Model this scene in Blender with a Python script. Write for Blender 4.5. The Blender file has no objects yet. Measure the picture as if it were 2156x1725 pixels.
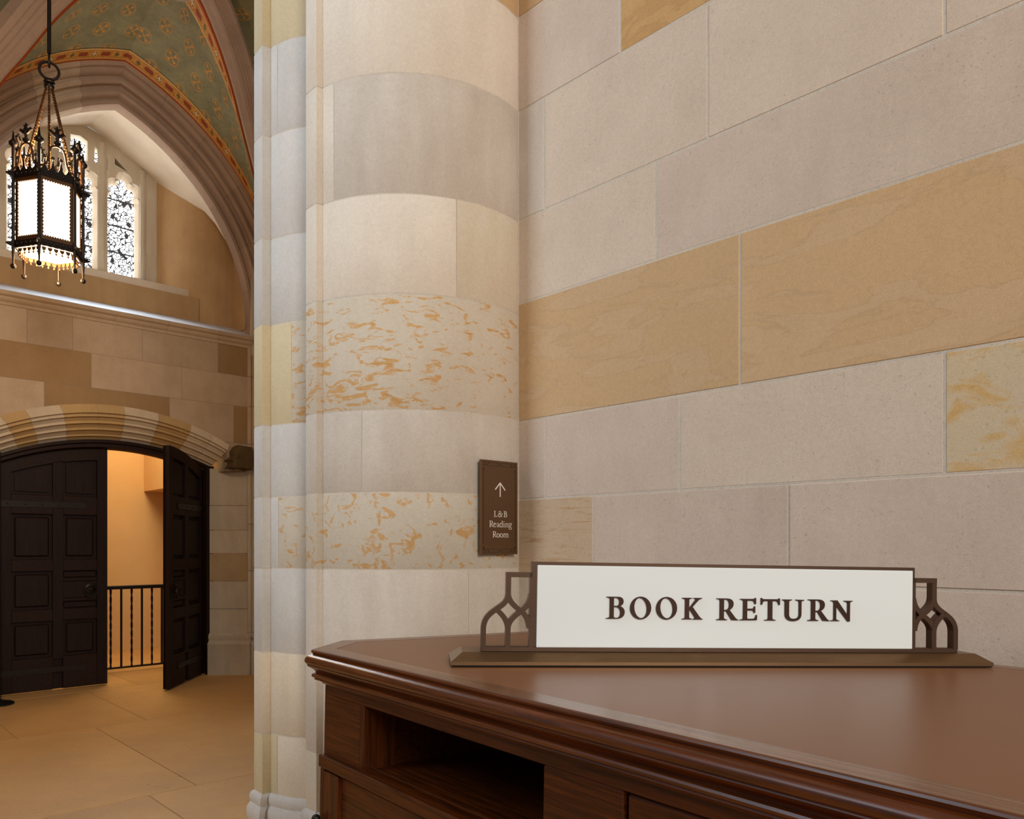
import bpy, math, random
from mathutils import Vector
from mathutils.geometry import tessellate_polygon
random.seed(7)
SC = bpy.context.scene
COL = SC.collection

# ------------------------------------------------------------------ camera, light, exposure
cam_d = bpy.data.cameras.new('camera'); cam = bpy.data.objects.new('camera', cam_d); COL.objects.link(cam)
cam.location = (0, 0, 1.38); cam.rotation_euler = (math.pi/2, 0, 0)
cam_d.sensor_width = 36; cam_d.lens = 27.551; cam_d.shift_y = 0.13196
cam_d.clip_start = 0.05; cam_d.clip_end = 100
SC.camera = cam
SC.view_settings.view_transform = 'Standard'; SC.view_settings.look = 'None'
SC.view_settings.exposure = 0.0; SC.view_settings.gamma = 1.0; SC.view_settings.use_curve_mapping = False

world = bpy.data.worlds.new('hall_ambient'); SC.world = world; world.use_nodes = True
bg = world.node_tree.nodes['Background']; bg.inputs[0].default_value = (1.0, 0.95, 0.90, 1); bg.inputs[1].default_value = 0.30

def area(name, loc, target, size, power, color, size_y=None):
    l = bpy.data.lights.new(name, 'AREA'); l.energy = power; l.color = color; l.size = size
    if size_y: l.shape = 'RECTANGLE'; l.size_y = size_y
    o = bpy.data.objects.new(name, l); COL.objects.link(o); o.location = loc
    o.rotation_euler = (Vector(target)-Vector(loc)).to_track_quat('-Z', 'Y').to_euler()
    return o
def point(name, loc, power, color, radius=0.1):
    l = bpy.data.lights.new(name, 'POINT'); l.energy = power; l.color = color; l.shadow_soft_size = radius
    o = bpy.data.objects.new(name, l); COL.objects.link(o); o.location = loc
    return o
_nw = area('nave_window_light', (-5.4, 0.4, 5.8), (-0.8, 3.2, 2.6), 2.0, 38, (0.71, 0.85, 1.0), 3.0); _nw.data.spread = 1.1
area('nave_lamp_light', (3.2, -5.2, 4.4), (0.5, 2.0, 1.6), 3.0, 400, (1.0, 0.95, 0.885), 3.0)

# ------------------------------------------------------------------ frames
E_ = Vector((0.7282, 0.6854, 0)); G_ = Vector((-0.6854, 0.7282, 0)); UPZ = Vector((0, 0, 1))
O_ = Vector((-3.7481, 7.4682, 0))                    # doorway wall
C_ = Vector((0.0242, 3.07, 0))                       # corner of right wall and pier
def DW(t, b, z): return O_ + E_*t + G_*b + UPZ*z
def RW(s, n, z): return C_ - G_*s - E_*n + UPZ*z
F0 = Vector((-0.4697, 1.8539, 1.1328))
PA = Vector((0.6298, -0.7768, 0.0021)).normalized(); UPN = Vector((0.0167, 0.0162, 0.9997)).normalized(); QA = UPN.cross(PA)
def DK(p, q, h): return F0 + PA*p + QA*q + UPN*h
SA = Vector((-0.065, 1.622, 1.158)); SU = Vector((0.994, 0.1079, -0.0183)).normalized()
SV = (UPN - SU*UPN.dot(SU)).normalized(); SN = SU.cross(SV)
def SG(u, v, k): return SA + SU*u + SV*v + SN*k
LA = Vector((0.0027, 3.0278, 0))
def LB(a, k, z): return LA + E_*a - G_*k + UPZ*z

# ------------------------------------------------------------------ mesh helpers
class MB:
    def __init__(s): s.v = []; s.f = []; s.uv = None
    def add(s, vs, fs):
        o = len(s.v); s.v += [tuple(p) for p in vs]; s.f += [tuple(i+o for i in f) for f in fs]; return o
    def box(s, fn, a0, a1, b0, b1, c0, c1, ch=0.0):
        if ch <= 0:
            P = [fn(a, b, c) for c in (c0, c1) for b in (b0, b1) for a in (a0, a1)]
            s.add(P, [(0,2,3,1),(4,5,7,6),(0,1,5,4),(2,6,7,3),(0,4,6,2),(1,3,7,5)]); return
        vs = []; idx = {}
        for ic, c in enumerate((c0, c1)):
            for ib, b in enumerate((b0, b1)):
                for ia, a in enumerate((a0, a1)):
                    da = ch*(1-2*ia); db = ch*(1-2*ib); dc = ch*(1-2*ic)
                    idx[ia,ib,ic,0] = len(vs); vs.append(fn(a, b+db, c+dc))
                    idx[ia,ib,ic,1] = len(vs); vs.append(fn(a+da, b, c+dc))
                    idx[ia,ib,ic,2] = len(vs); vs.append(fn(a+da, b+db, c))
        f = []
        I = lambda a,b,c,k: idx[a,b,c,k]
        for x in (0,1):
            f.append([I(x,0,0,0),I(x,1,0,0),I(x,1,1,0),I(x,0,1,0)])
            f.append([I(0,x,0,1),I(1,x,0,1),I(1,x,1,1),I(0,x,1,1)])
            f.append([I(0,0,x,2),I(1,0,x,2),I(1,1,x,2),I(0,1,x,2)])
        for i in (0,1):
            for j in (0,1):
                f.append([I(i,j,0,0),I(i,j,1,0),I(i,j,1,1),I(i,j,0,1)])
                f.append([I(i,0,j,0),I(i,1,j,0),I(i,1,j,2),I(i,0,j,2)])
                f.append([I(0,i,j,1),I(1,i,j,1),I(1,i,j,2),I(0,i,j,2)])
        for i in (0,1):
            for j in (0,1):
                for k in (0,1): f.append([I(i,j,k,0),I(i,j,k,1),I(i,j,k,2)])
        s.add(vs, f)
    def prism(s, loops, fn, k0, k1):
        """loops: outer then holes, 2D points; fn(x,y,k)"""
        pts = [p for l in loops for p in l]; n = len(pts)
        tri = tessellate_polygon([[Vector((p[0], p[1], 0)) for p in l] for l in loops])
        vs = [fn(p[0], p[1], k1) for p in pts] + [fn(p[0], p[1], k0) for p in pts]
        fs = [tuple(t) for t in tri] + [tuple(i+n for i in reversed(t)) for t in tri]
        o = 0
        for l in loops:
            m = len(l)
            for i in range(m):
                a = o+i; b = o+(i+1) % m; fs.append((a, b, b+n, a+n))
            o += m
        s.add(vs, fs)
    def loft(s, rows, close_u=False, caps=False):
        m = len(rows[0]); o = s.add([p for r in rows for p in r], [])
        for i in range(len(rows)-1):
            for j in range(m if close_u else m-1):
                k = (j+1) % m
                s.f.append((o+i*m+j, o+i*m+k, o+(i+1)*m+k, o+(i+1)*m+j))
        if caps:
            s.f.append(tuple(o+j for j in range(m))); s.f.append(tuple(o+(len(rows)-1)*m+j for j in reversed(range(m))))
    def tube(s, pts, r, seg=8, close=False):
        pts = [Vector(p) for p in pts]; rows = []; n = len(pts)
        rs = r if isinstance(r, (list, tuple)) else [r]*n
        prev = None
        for i, p in enumerate(pts):
            if close: d = pts[(i+1) % n]-pts[i-1]
            else: d = pts[min(i+1, n-1)]-pts[max(i-1, 0)]
            d.normalize()
            if prev is None:
                a = d.cross(UPZ if abs(d.z) < .9 else Vector((1, 0, 0)))
            else: a = prev - d*prev.dot(d)
            a.normalize(); prev = a; b = d.cross(a)
            rows.append([p + (a*math.cos(2*math.pi*k/seg)+b*math.sin(2*math.pi*k/seg))*rs[i] for k in range(seg)])
        if close: rows.append(rows[0])
        s.loft(rows, True, not close)
    def lathe(s, c, prof, seg=16, ax=UPZ):
        c = Vector(c); ax = Vector(ax).normalized(); a = ax.cross(Vector((1, 0, 0)) if abs(ax.x) < .9 else Vector((0, 1, 0))).normalized(); b = ax.cross(a)
        s.loft([[c + ax*h + (a*math.cos(2*math.pi*k/seg)+b*math.sin(2*math.pi*k/seg))*r for k in range(seg)] for r, h in prof], True, True)
    def ball(s, c, r, seg=10):
        s.lathe(c, [(max(r*math.sin(math.pi*i/seg), r*.02), -r*math.cos(math.pi*i/seg)) for i in range(seg+1)], seg)
    def build(s, name, mat, parent=None, smooth=False, label=None, kind=None):
        me = bpy.data.meshes.new(name); me.from_pydata(s.v, [], s.f); me.validate(); me.update()
        import bmesh
        bm = bmesh.new(); bm.from_mesh(me); bmesh.ops.recalc_face_normals(bm, faces=bm.faces[:]); bm.to_mesh(me); bm.free()
        if mat: me.materials.append(mat)
        if smooth:
            for p in me.polygons: p.use_smooth = True
            if smooth != 'all':
                try: me.set_sharp_from_angle(angle=math.radians(38))
                except Exception: pass
        o = bpy.data.objects.new(name, me); COL.objects.link(o)
        if parent: o.parent = parent
        if label: o['label'] = label
        if kind: o['kind'] = kind
        return o
def place_origin(o):
    """move the origin of a childless mesh to its base centre, geometry stays put"""
    me = o.data; xs = [v.co for v in me.vertices]
    c = Vector((sum(v.x for v in xs)/len(xs), sum(v.y for v in xs)/len(xs), min(v.z for v in xs)))
    for v in me.vertices: v.co -= c
    o.location = c
def empty(name, label=None, cat=None, kind=None, group=None):
    o = bpy.data.objects.new(name, None); COL.objects.link(o); o.empty_display_size = .1
    return tag(o, label, cat, kind, group)
def tag(o, label=None, cat=None, kind=None, group=None):
    for k, v in (('label', label), ('category', cat), ('kind', kind), ('group', group)):
        if v: o[k] = v
    return o

# ------------------------------------------------------------------ materials
class NT:
    def __init__(s, name):
        s.m = bpy.data.materials.new(name); s.m.use_nodes = True; s.t = s.m.node_tree; s.n = s.t.nodes; s.l = s.t.links
        s.b = s.n['Principled BSDF']; s.out = s.n['Material Output']
    def node(s, typ, ins=(), **kw):
        nd = s.n.new(typ)
        for k, v in kw.items(): setattr(nd, k, v)
        for k, v in (ins.items() if isinstance(ins, dict) else enumerate(ins)):
            if v is None: continue
            if hasattr(v, 'links') or isinstance(v, bpy.types.NodeSocket): s.l.new(v, nd.inputs[k])
            else: nd.inputs[k].default_value = v
        return nd
    def math(s, op, a, b=None, c=None): return s.node('ShaderNodeMath', [a, b, c], operation=op).outputs[0]
    def vmath(s, op, a, b=None): return s.node('ShaderNodeVectorMath', [a, b], operation=op).outputs[0]
    def noise(s, vec, scale, detail=3, rough=.55, dist=0.0):
        return s.node('ShaderNodeTexNoise', {'Vector': vec, 'Scale': scale, 'Detail': detail, 'Roughness': rough, 'Distortion': dist}).outputs['Fac']
    def ramp(s, fac, lo, hi):
        return s.node('ShaderNodeMapRange', {'Value': fac, 'From Min': lo, 'From Max': hi}).outputs[0]
    def mix(s, fac, a, b, blend='MIX'):
        nd = s.n.new('ShaderNodeMix'); nd.data_type = 'RGBA'; nd.blend_type = blend
        for i, v in ((0, fac), (6, a), (7, b)):
            if isinstance(v, bpy.types.NodeSocket): s.l.new(v, nd.inputs[i])
            else: nd.inputs[i].default_value = v if i == 0 else ((*v, 1) if len(v) == 3 else v)
        return nd.outputs[2]
    def objco(s, rnd=True):
        tc = s.node('ShaderNodeTexCoord').outputs['Object']
        if not rnd: return tc
        oi = s.node('ShaderNodeObjectInfo').outputs['Random']
        off = s.node('ShaderNodeCombineXYZ', [s.math('MULTIPLY', oi, 37.0), s.math('MULTIPLY', oi, 91.0), s.math('MULTIPLY', oi, 53.0)]).outputs[0]
        return s.vmath('ADD', tc, off)
    def scale(s, v, sc, rotz=0):
        return s.node('ShaderNodeMapping', {'Vector': v, 'Scale': sc, 'Rotation': (0, 0, rotz)}, vector_type='TEXTURE' if False else 'POINT').outputs[0]
    def bump(s, h, strength, dist=.002, prev=None):
        nd = s.node('ShaderNodeBump', {'Height': h, 'Strength': strength, 'Distance': dist})
        if prev: s.l.new(prev, nd.inputs['Normal'])
        return nd.outputs[0]
    def done(s, col=None, rough=.7, normal=None, metal=None, spec=None, coat=None):
        def put(k, v):
            if v is None: return
            if isinstance(v, bpy.types.NodeSocket): s.l.new(v, s.b.inputs[k])
            else: s.b.inputs[k].default_value = ((*v, 1) if isinstance(v, tuple) and len(v) == 3 else v)
        put('Base Color', col); put('Roughness', rough); put('Normal', normal); put('Metallic', metal); put('Specular IOR Level', spec); put('Coat Weight', coat)
        return s.m
def srgb(r, g, b):
    f = lambda c: (c/255/12.92) if c <= 10 else ((c/255+.055)/1.055)**2.4
    return (f(r), f(g), f(b))

def stone(name, a, b, streak=.5, mott=None, band=None, pits=.4, grain=.5, rnd=.10, rough=.82, mscale=(7, 7, 16), mth=(.56, .60), mcore=.5):
    N = NT(name); v = N.objco()
    cl = N.noise(v, 3.2, 4, .6)
    st = N.noise(N.scale(v, (9, 9, 1.6)), 1.6, 3, .5)
    f = N.math('ADD', N.math('MULTIPLY', N.math('SUBTRACT', cl, .5), 1.7), N.math('MULTIPLY', N.math('SUBTRACT', st, .5), 1.3*streak))
    f = N.node('ShaderNodeClamp', [N.math('ADD', f, .5)]).outputs[0]
    col = N.mix(f, a, b)
    if band:
        w = N.noise(N.scale(v, (1.0, 1.0, 3.5)), 2.6, 5, .55, .6)
        edge = N.ramp(w, .47, .50); col = N.mix(N.math('MULTIPLY', edge, .30), col, band)
        rim = N.math('MULTIPLY', N.ramp(w, .455, .475), N.math('SUBTRACT', 1.0, N.ramp(w, .475, .50)))
        col = N.mix(N.math('MULTIPLY', rim, .28), col, tuple(c*.72 for c in band))
        w2 = N.noise(N.scale(v, (1.2, 1.2, 14)), 3.0, 4, .6, .3)
        col = N.mix(N.math('MULTIPLY', N.ramp(w2, .5, .75), .25), col, band)
    if mott:
        m1 = N.noise(N.scale(v, mscale), 1.0, 6, .62, .9)
        reg = N.noise(v, 2.0, 2)
        m = N.ramp(N.math('ADD', m1, N.math('MULTIPLY', N.math('SUBTRACT', reg, .5), .22)), *mth)
        col = N.mix(N.math('MULTIPLY', m, .85), col, mott)
        core = N.ramp(m1, mth[1]+.03, mth[1]+.12); col = N.mix(N.math('MULTIPLY', core, mcore), col, tuple(c*.62 for c in mott))
    g1 = N.noise(v, 260, 2, .7); g2 = N.noise(v, 70, 3, .7)
    gg = N.math('ADD', N.math('MULTIPLY', N.math('SUBTRACT', g1, .5), .8*grain), N.math('MULTIPLY', N.math('SUBTRACT', g2, .5), .45*grain))
    oi = N.node('ShaderNodeObjectInfo').outputs['Random']
    br = N.math('ADD', N.math('ADD', gg, 1.0), N.math('MULTIPLY', N.math('SUBTRACT', oi, .5), rnd))
    p = N.noise(v, 120, 2, .5); pr = N.noise(v, 5, 2)
    pit = N.math('MULTIPLY', N.ramp(N.math('ADD', p, N.math('MULTIPLY', N.math('SUBTRACT', pr, .5), .2)), .66, .72), pits)
    br = N.math('MULTIPLY', br, N.math('SUBTRACT', 1.0, N.math('MULTIPLY', pit, .45)))
    col = N.mix(1.0, col, N.node('ShaderNodeCombineXYZ', [br, br, br]).outputs[0], 'MULTIPLY')
    h = N.math('SUBTRACT', N.math('ADD', N.math('MULTIPLY', g1, .4), N.math('MULTIPLY', g2, .8)), pit)
    return N.done(col, rough, N.bump(h, .35, .0012), spec=.25)

M = {}
M['pale'] = stone('stone_pale', srgb(213, 193, 172), srgb(200, 180, 159), .4)
M['rose'] = stone('stone_rose', srgb(209, 188, 169), srgb(195, 174, 155), .6)
M['warmw'] = stone('stone_warm_white', srgb(226, 211, 192), srgb(214, 198, 179), .7, pits=.1)
M['beige'] = stone('stone_beige', srgb(208, 195, 179), srgb(190, 174, 158), .9, pits=.15)
M['tanbeige'] = stone('stone_tan_beige', srgb(216, 201, 180), srgb(206, 187, 160), .8, pits=.1)
M['yellow'] = stone('stone_yellow', srgb(202, 168, 129), srgb(191, 159, 121), .2, band=srgb(196, 157, 106), pits=.1)
M['ochre'] = stone('stone_ochre', srgb(200, 160, 108), srgb(190, 146, 94), .2, band=srgb(178, 130, 78), pits=.05)
M['tan'] = stone('stone_tan', srgb(198, 171, 141), srgb(186, 158, 127), .2, mott=srgb(176, 138, 98), mscale=(6, 6, 90), mth=(.56, .70), pits=.5, mcore=.1)
M['gold'] = stone('stone_gold_veined', srgb(208, 184, 146), srgb(200, 180, 150), .3, mott=srgb(204, 162, 98), mscale=(8, 8, 14), mth=(.46, .60), mcore=.25)
M['mott'] = stone('stone_mottled', srgb(206, 192, 172), srgb(196, 180, 158), .4, mott=srgb(200, 150, 84), mscale=(15, 15, 42), mth=(.55, .60), pits=.05)
M['mott2'] = stone('stone_mottled_blotch', srgb(202, 188, 168), srgb(192, 178, 158), .4, mott=srgb(198, 150, 90), mscale=(20, 20, 26), mth=(.57, .61), pits=.05)
M['grey'] = stone('stone_grey', srgb(208, 200, 190), srgb(192, 184, 174), .9, pits=.05)
M['cream'] = stone('stone_cream', srgb(210, 192, 156), srgb(200, 180, 142), .6, pits=.05)
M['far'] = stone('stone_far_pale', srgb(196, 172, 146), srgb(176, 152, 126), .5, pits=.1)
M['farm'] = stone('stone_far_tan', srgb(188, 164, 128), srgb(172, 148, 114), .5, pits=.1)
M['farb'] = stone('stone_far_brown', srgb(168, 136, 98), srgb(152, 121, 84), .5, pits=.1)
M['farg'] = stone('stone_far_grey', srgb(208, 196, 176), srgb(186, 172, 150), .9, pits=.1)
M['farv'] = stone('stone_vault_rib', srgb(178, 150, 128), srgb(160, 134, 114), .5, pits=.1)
M['archp'] = stone('stone_arch_pale', srgb(214, 196, 170), srgb(200, 182, 156), .6, pits=.1)
M['archt'] = stone('stone_arch_tan', srgb(196, 164, 114), srgb(184, 152, 106), .6, pits=.1)
M['mortar'] = stone('mortar_light', srgb(204, 191, 174), srgb(188, 175, 158), .2, grain=.8)
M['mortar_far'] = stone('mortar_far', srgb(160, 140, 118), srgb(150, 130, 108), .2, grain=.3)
M['plaster'] = stone('plaster_tan', srgb(196, 162, 118), srgb(176, 140, 98), .6, pits=0, grain=.2)
M['plasterw'] = stone('plaster_light', srgb(226, 208, 184), srgb(210, 192, 168), .2, pits=.1, grain=.4)
M['sillw'] = stone('sill_stone', srgb(214, 210, 206), srgb(204, 200, 196), .2, pits=0, grain=.2)
M['corbel'] = stone('corbel_dark', srgb(104, 84, 54), srgb(84, 66, 42), .6, pits=.5)
M['warmwall'] = stone('stair_wall_plaster', srgb(226, 190, 140), srgb(220, 182, 132), .2, pits=0, grain=.1)

def floor_mat():
    N = NT('floor_sandstone'); v = N.objco(); 
    a = N.noise(N.scale(v, (1, 1, 1)), 1.3, 4, .6); col = N.mix(N.ramp(a, .35, .65), srgb(210, 168, 108), srgb(192, 152, 100))
    s2 = N.noise(N.scale(v, (2, 7, 1), .75), 2.0, 5, .6); col = N.mix(N.math('MULTIPLY', N.ramp(s2, .5, .7), .35), col, srgb(206, 152, 82))
    p = N.noise(N.scale(v, (10, 26, 1), -.75), 1.6, 3, .6); pr = N.noise(v, 1.1, 1)
    pit = N.ramp(N.math('ADD', p, N.math('MULTIPLY', N.math('SUBTRACT', pr, .5), .3)), .68, .74)
    col = N.mix(N.math('MULTIPLY', pit, .5), col, srgb(96, 72, 50))
    g = N.noise(v, 90, 3, .7); g = N.math('ADD', N.math('MULTIPLY', N.math('SUBTRACT', g, .5), .35), 1.0)
    col = N.mix(1.0, col, N.node('ShaderNodeCombineXYZ', [g, g, g]).outputs[0], 'MULTIPLY')
    return N.done(col, .55, N.bump(N.math('SUBTRACT', 0.0, pit), .3, .001), spec=.4)
M['floor'] = floor_mat()
def wood(name, a, b, rotz, rough=.3, sc=(2.5, 60, 80), spec=.5, coat=.0, bumpy=.12):
    N = NT(name); v0 = N.objco(); v = N.scale(v0, (1, 1, 1), rotz); v = N.scale(v, sc)
    n1 = N.noise(v, 2.0, 6, .65, .4); n2 = N.noise(N.scale(v, (1.5, 4, 4)), 4.0, 3, .7)
    big = N.noise(v0, 3.0, 3)
    col = N.mix(N.ramp(n1, .35, .68), a, b)
    col = N.mix(N.math('MULTIPLY', N.ramp(n2, .58, .72), .45), col, tuple(min(1, c*1.9+.004) for c in b))
    k = N.math('ADD', .75, N.math('MULTIPLY', big, .5))
    col = N.mix(1.0, col, N.node('ShaderNodeCombineXYZ', [k, k, k]).outputs[0], 'MULTIPLY')
    r = N.math('ADD', rough, N.math('MULTIPLY', N.math('SUBTRACT', n2, .5), .15))
    return N.done(col, r, N.bump(n1, bumpy, .001), spec=spec, coat=coat)
ROT = math.atan2(0.7768, 0.6298)
M['wood'] = wood('mahogany', srgb(44, 17, 2), srgb(90, 42, 9), ROT, .34, spec=.32)
M['woodm'] = wood('mahogany_polished', srgb(58, 24, 5), srgb(108, 52, 14), ROT, .29, spec=.45)
M['woodv'] = wood('mahogany_upright', srgb(44, 17, 2), srgb(90, 42, 9), ROT, .36, (60, 60, 2.5), spec=.32)
M['woodtop'] = wood('mahogany_top_border', srgb(88, 52, 30), srgb(140, 96, 64), ROT, .26, (2.0, 90, 90), spec=.5)
M['door'] = wood('door_oak_dark', srgb(26, 12, 6), srgb(38, 19, 10), 0, .55, (20, 20, 1.5), .2)
M['doorh'] = wood('door_oak_rail', srgb(28, 13, 6), srgb(44, 22, 10), .755, .55, (1.5, 20, 20), .2)
def plain(name, col, rough=.5, metal=0.0, var=.15, scale=8, bump=0.0, spec=.5):
    N = NT(name); v = N.objco(); n = N.noise(v, scale, 4); k = N.math('ADD', 1-var/2, N.math('MULTIPLY', n, var))
    c = N.mix(1.0, col, N.node('ShaderNodeCombineXYZ', [k, k, k]).outputs[0], 'MULTIPLY')
    return N.done(c, rough, N.bump(N.noise(v, 150, 3), bump, .001) if bump else None, metal, spec)
M['inlay'] = plain('desk_top_linoleum', srgb(124, 79, 48), .36, 0, .14, 30, .06, .38)
def brushed(name, a, b, rough, vec):
    N = NT(name); v = N.objco(False); n = N.noise(N.scale(v, vec), 6, 4, .6)
    return N.done(N.mix(n, a, b), N.math('ADD', rough-.08, N.math('MULTIPLY', n, .16)), None, .75, .5)
M['bronze'] = brushed('bronze_brushed', srgb(96, 74, 58), srgb(76, 56, 43), .34, (1, 30, 90))
M['bronzeb'] = brushed('bronze_base', srgb(132, 101, 70), srgb(106, 79, 52), .34, (1, 30, 90))
M['bronzel'] = brushed('bronze_letter', srgb(66, 43, 31), srgb(52, 33, 23), .45, (30, 30, 30))
M['bronzes'] = brushed('bronze_plaque', srgb(118, 90, 64), srgb(100, 74, 50), .45, (60, 60, 2))
M['engrave'] = plain('engraved_line', srgb(34, 24, 16), .7)
M['felt'] = plain('black_felt', srgb(22, 19, 18), .95)
M['acryl'] = plain('white_acrylic', srgb(233, 238, 236), .22, 0, .02)
M['white'] = plain('white_print', srgb(236, 222, 208), .6, 0, .05)
M['iron'] = plain('wrought_iron', srgb(44, 36, 32), .42, .7, .3, 30, .1)
M['ironl'] = plain('wrought_iron_gilt', srgb(110, 78, 52), .4, .8, .3, 30, .1)
M['black'] = plain('black_enamel', srgb(20, 18, 17), .45, .2)
M['rail'] = plain('rail_iron', srgb(26, 20, 17), .5, .3)
M['lead'] = plain('window_lead', srgb(30, 32, 36), .6)
def emis(name, col, st):
    N = NT(name); N.b.inputs['Emission Color'].default_value = (*col, 1); N.b.inputs['Emission Strength'].default_value = st
    return N.done(col, .4)
M['lampglass'] = emis('lantern_glass_lit', (1.0, 0.82, 0.56), 3.4)
def window_glass():
    N = NT('leaded_window_glass'); v = N.objco(False)
    tt = N.node('ShaderNodeVectorMath', [v, tuple(E_)], operation='DOT_PRODUCT').outputs['Value']
    zz = N.node('ShaderNodeSeparateXYZ', [v]).outputs[2]
    uv = N.node('ShaderNodeCombineXYZ', [tt, zz, 0.0]).outputs[0]
    e1 = N.node('ShaderNodeTexVoronoi', {'Vector': uv, 'Scale': 27.0}, feature='DISTANCE_TO_EDGE').outputs['Distance']
    e2 = N.node('ShaderNodeTexVoronoi', {'Vector': N.scale(uv, (1, .8, 1)), 'Scale': 9.0}, feature='F1').outputs['Distance']
    line = N.ramp(e1, .06, .15)
    dot = N.ramp(e2, .19, .28)
    gaps = N.math('MULTIPLY', line, dot)
    bar = N.math('PINGPONG', N.math('SUBTRACT', zz, 4.23), .14); bar = N.ramp(bar, .006, .012)
    f = N.math('MULTIPLY', gaps, bar)
    N.b.inputs['Emission Color'].default_value = (0.93, 0.97, 1.0, 1)
    N.l.new(N.math('ADD', .03, N.math('MULTIPLY', N.math('MULTIPLY', f, f), 10.0)), N.b.inputs['Emission Strength'])
    return N.done(N.mix(f, (.03, .03, .035), (.6, .62, .65)), .2)
M['winglass'] = window_glass()

def web_mat():
    N = NT('vault_painted_web'); tc = N.node('ShaderNodeTexCoord').outputs['UV']; ob = N.node('ShaderNodeTexCoord').outputs['Object']
    cl = N.noise(ob, 4.5, 5, .65); fine = N.noise(ob, 40, 3, .6)
    base = N.mix(N.ramp(cl, .3, .7), srgb(114, 108, 74), srgb(146, 136, 96))
    base = N.mix(N.math('MULTIPLY', N.ramp(fine, .45, .7), .25), base, srgb(96, 84, 58))
    sx = N.node('ShaderNodeSeparateXYZ', [tc]); u, w = sx.outputs[0], sx.outputs[1]
    CU, CW = .32, .25
    row = N.math('FLOOR', N.math('DIVIDE', w, CW))
    uu = N.math('ADD', N.math('DIVIDE', u, CU), N.math('MULTIPLY', .5, N.math('MODULO', row, 2.0)))
    dx = N.math('MULTIPLY', N.math('SUBTRACT', N.math('FRACT', uu), .5), CU)
    dy = N.math('MULTIPLY', N.math('SUBTRACT', N.math('FRACT', N.math('DIVIDE', w, CW)), .5), CW)
    rx = N.math('MULTIPLY', N.math('ADD', dx, dy), .7071); ry = N.math('MULTIPLY', N.math('SUBTRACT', dx, dy), .7071)
    ax = N.math('ABSOLUTE', rx); ay = N.math('ABSOLUTE', ry)
    r = N.math('SQRT', N.math('ADD', N.math('MULTIPLY', dx, dx), N.math('MULTIPLY', dy, dy)))
    ring = N.math('SUBTRACT', 1.0, N.ramp(N.math('ABSOLUTE', N.math('SUBTRACT', r, .074)), .003, .007))
    mn = N.math('MINIMUM', ax, ay); mx = N.math('MAXIMUM', ax, ay)
    wd = N.math('ADD', .004, N.math('MULTIPLY', .55, N.math('MAXIMUM', 0.0, N.math('SUBTRACT', mx, .028))))
    cross = N.math('MULTIPLY', N.math('LESS_THAN', mn, wd), N.math('LESS_THAN', mx, .058))
    gold = N.math('MAXIMUM', N.math('MULTIPLY', ring, .7), cross)
    wear = N.ramp(N.noise(ob, 9, 4), .35, .6)
    disc = N.math('LESS_THAN', r, .074)
    base = N.mix(N.math('MULTIPLY', disc, .25), base, srgb(112, 92, 50))
    col = N.mix(N.math('MULTIPLY', gold, N.math('ADD', .6, N.math('MULTIPLY', wear, .4))), base, srgb(204, 140, 54))
    return N.done(col, .75, spec=.3)
M['web'] = web_mat()
def border_mat():
    N = NT('vault_painted_border'); tc = N.node('ShaderNodeTexCoord').outputs['UV']
    sx = N.node('ShaderNodeSeparateXYZ', [tc]); u, w = sx.outputs[0], sx.outputs[1]      # u metres along, w 0..1 across
    ob = N.node('ShaderNodeTexCoord').outputs['Object']; nz = N.noise(ob, 30, 3)
    ochre = N.mix(N.ramp(nz, .35, .65), srgb(176, 112, 36), srgb(196, 138, 54))
    P = .21
    ph = N.math('FRACT', N.math('DIVIDE', u, P)); idx = N.math('MODULO', N.math('FLOOR', N.math('DIVIDE', u, P)), 2.0)
    x = N.math('MULTIPLY', N.math('SUBTRACT', ph, .5), P); y = N.math('MULTIPLY', N.math('SUBTRACT', w, .56), .13)
    ax = N.math('ABSOLUTE', x); ay = N.math('ABSOLUTE', y)
    # red lozenge block half way between the crosses
    bx = N.math('SUBTRACT', P/2, ax)
    block = N.math('MULTIPLY', N.math('LESS_THAN', N.math('ADD', bx, N.math('MULTIPLY', ay, .5)), .046), N.math('LESS_THAN', ay, .020))
    col = N.mix(block, ochre, srgb(140, 58, 22))
    r = N.math('SQRT', N.math('ADD', N.math('MULTIPLY', x, x), N.math('MULTIPLY', y, y)))
    mn = N.math('MINIMUM', ax, ay)
    arm = N.math('MULTIPLY', N.math('LESS_THAN', mn, N.math('ADD', .003, N.math('MULTIPLY', r, .28))), N.math('LESS_THAN', r, .020))
    disc = N.math('LESS_THAN', r, .021)
    isw = N.math('LESS_THAN', idx, .5)
    cw = N.mix(arm, srgb(54, 40, 28), srgb(214, 190, 150)); cg = N.mix(arm, srgb(180, 122, 42), srgb(84, 88, 44))
    col = N.mix(disc, col, N.mix(isw, cg, cw))
    # lattice of fine gold curls round the discs
    lat = N.math('MULTIPLY', N.math('LESS_THAN', N.math('ABSOLUTE', N.math('SUBTRACT', r, .033)), .004), N.math('LESS_THAN', ay, .024))
    col = N.mix(N.math('MULTIPLY', lat, .6), col, srgb(214, 160, 72))
    col = N.mix(N.math('LESS_THAN', w, .16), col, srgb(178, 84, 34))
    l1 = N.math('LESS_THAN', N.math('ABSOLUTE', N.math('SUBTRACT', w, .20)), .04)
    l2 = N.math('GREATER_THAN', w, .90)
    col = N.mix(N.math('MAXIMUM', l1, l2), col, srgb(206, 160, 96))
    return N.done(col, .7, spec=.3)
M['border'] = border_mat()

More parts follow.
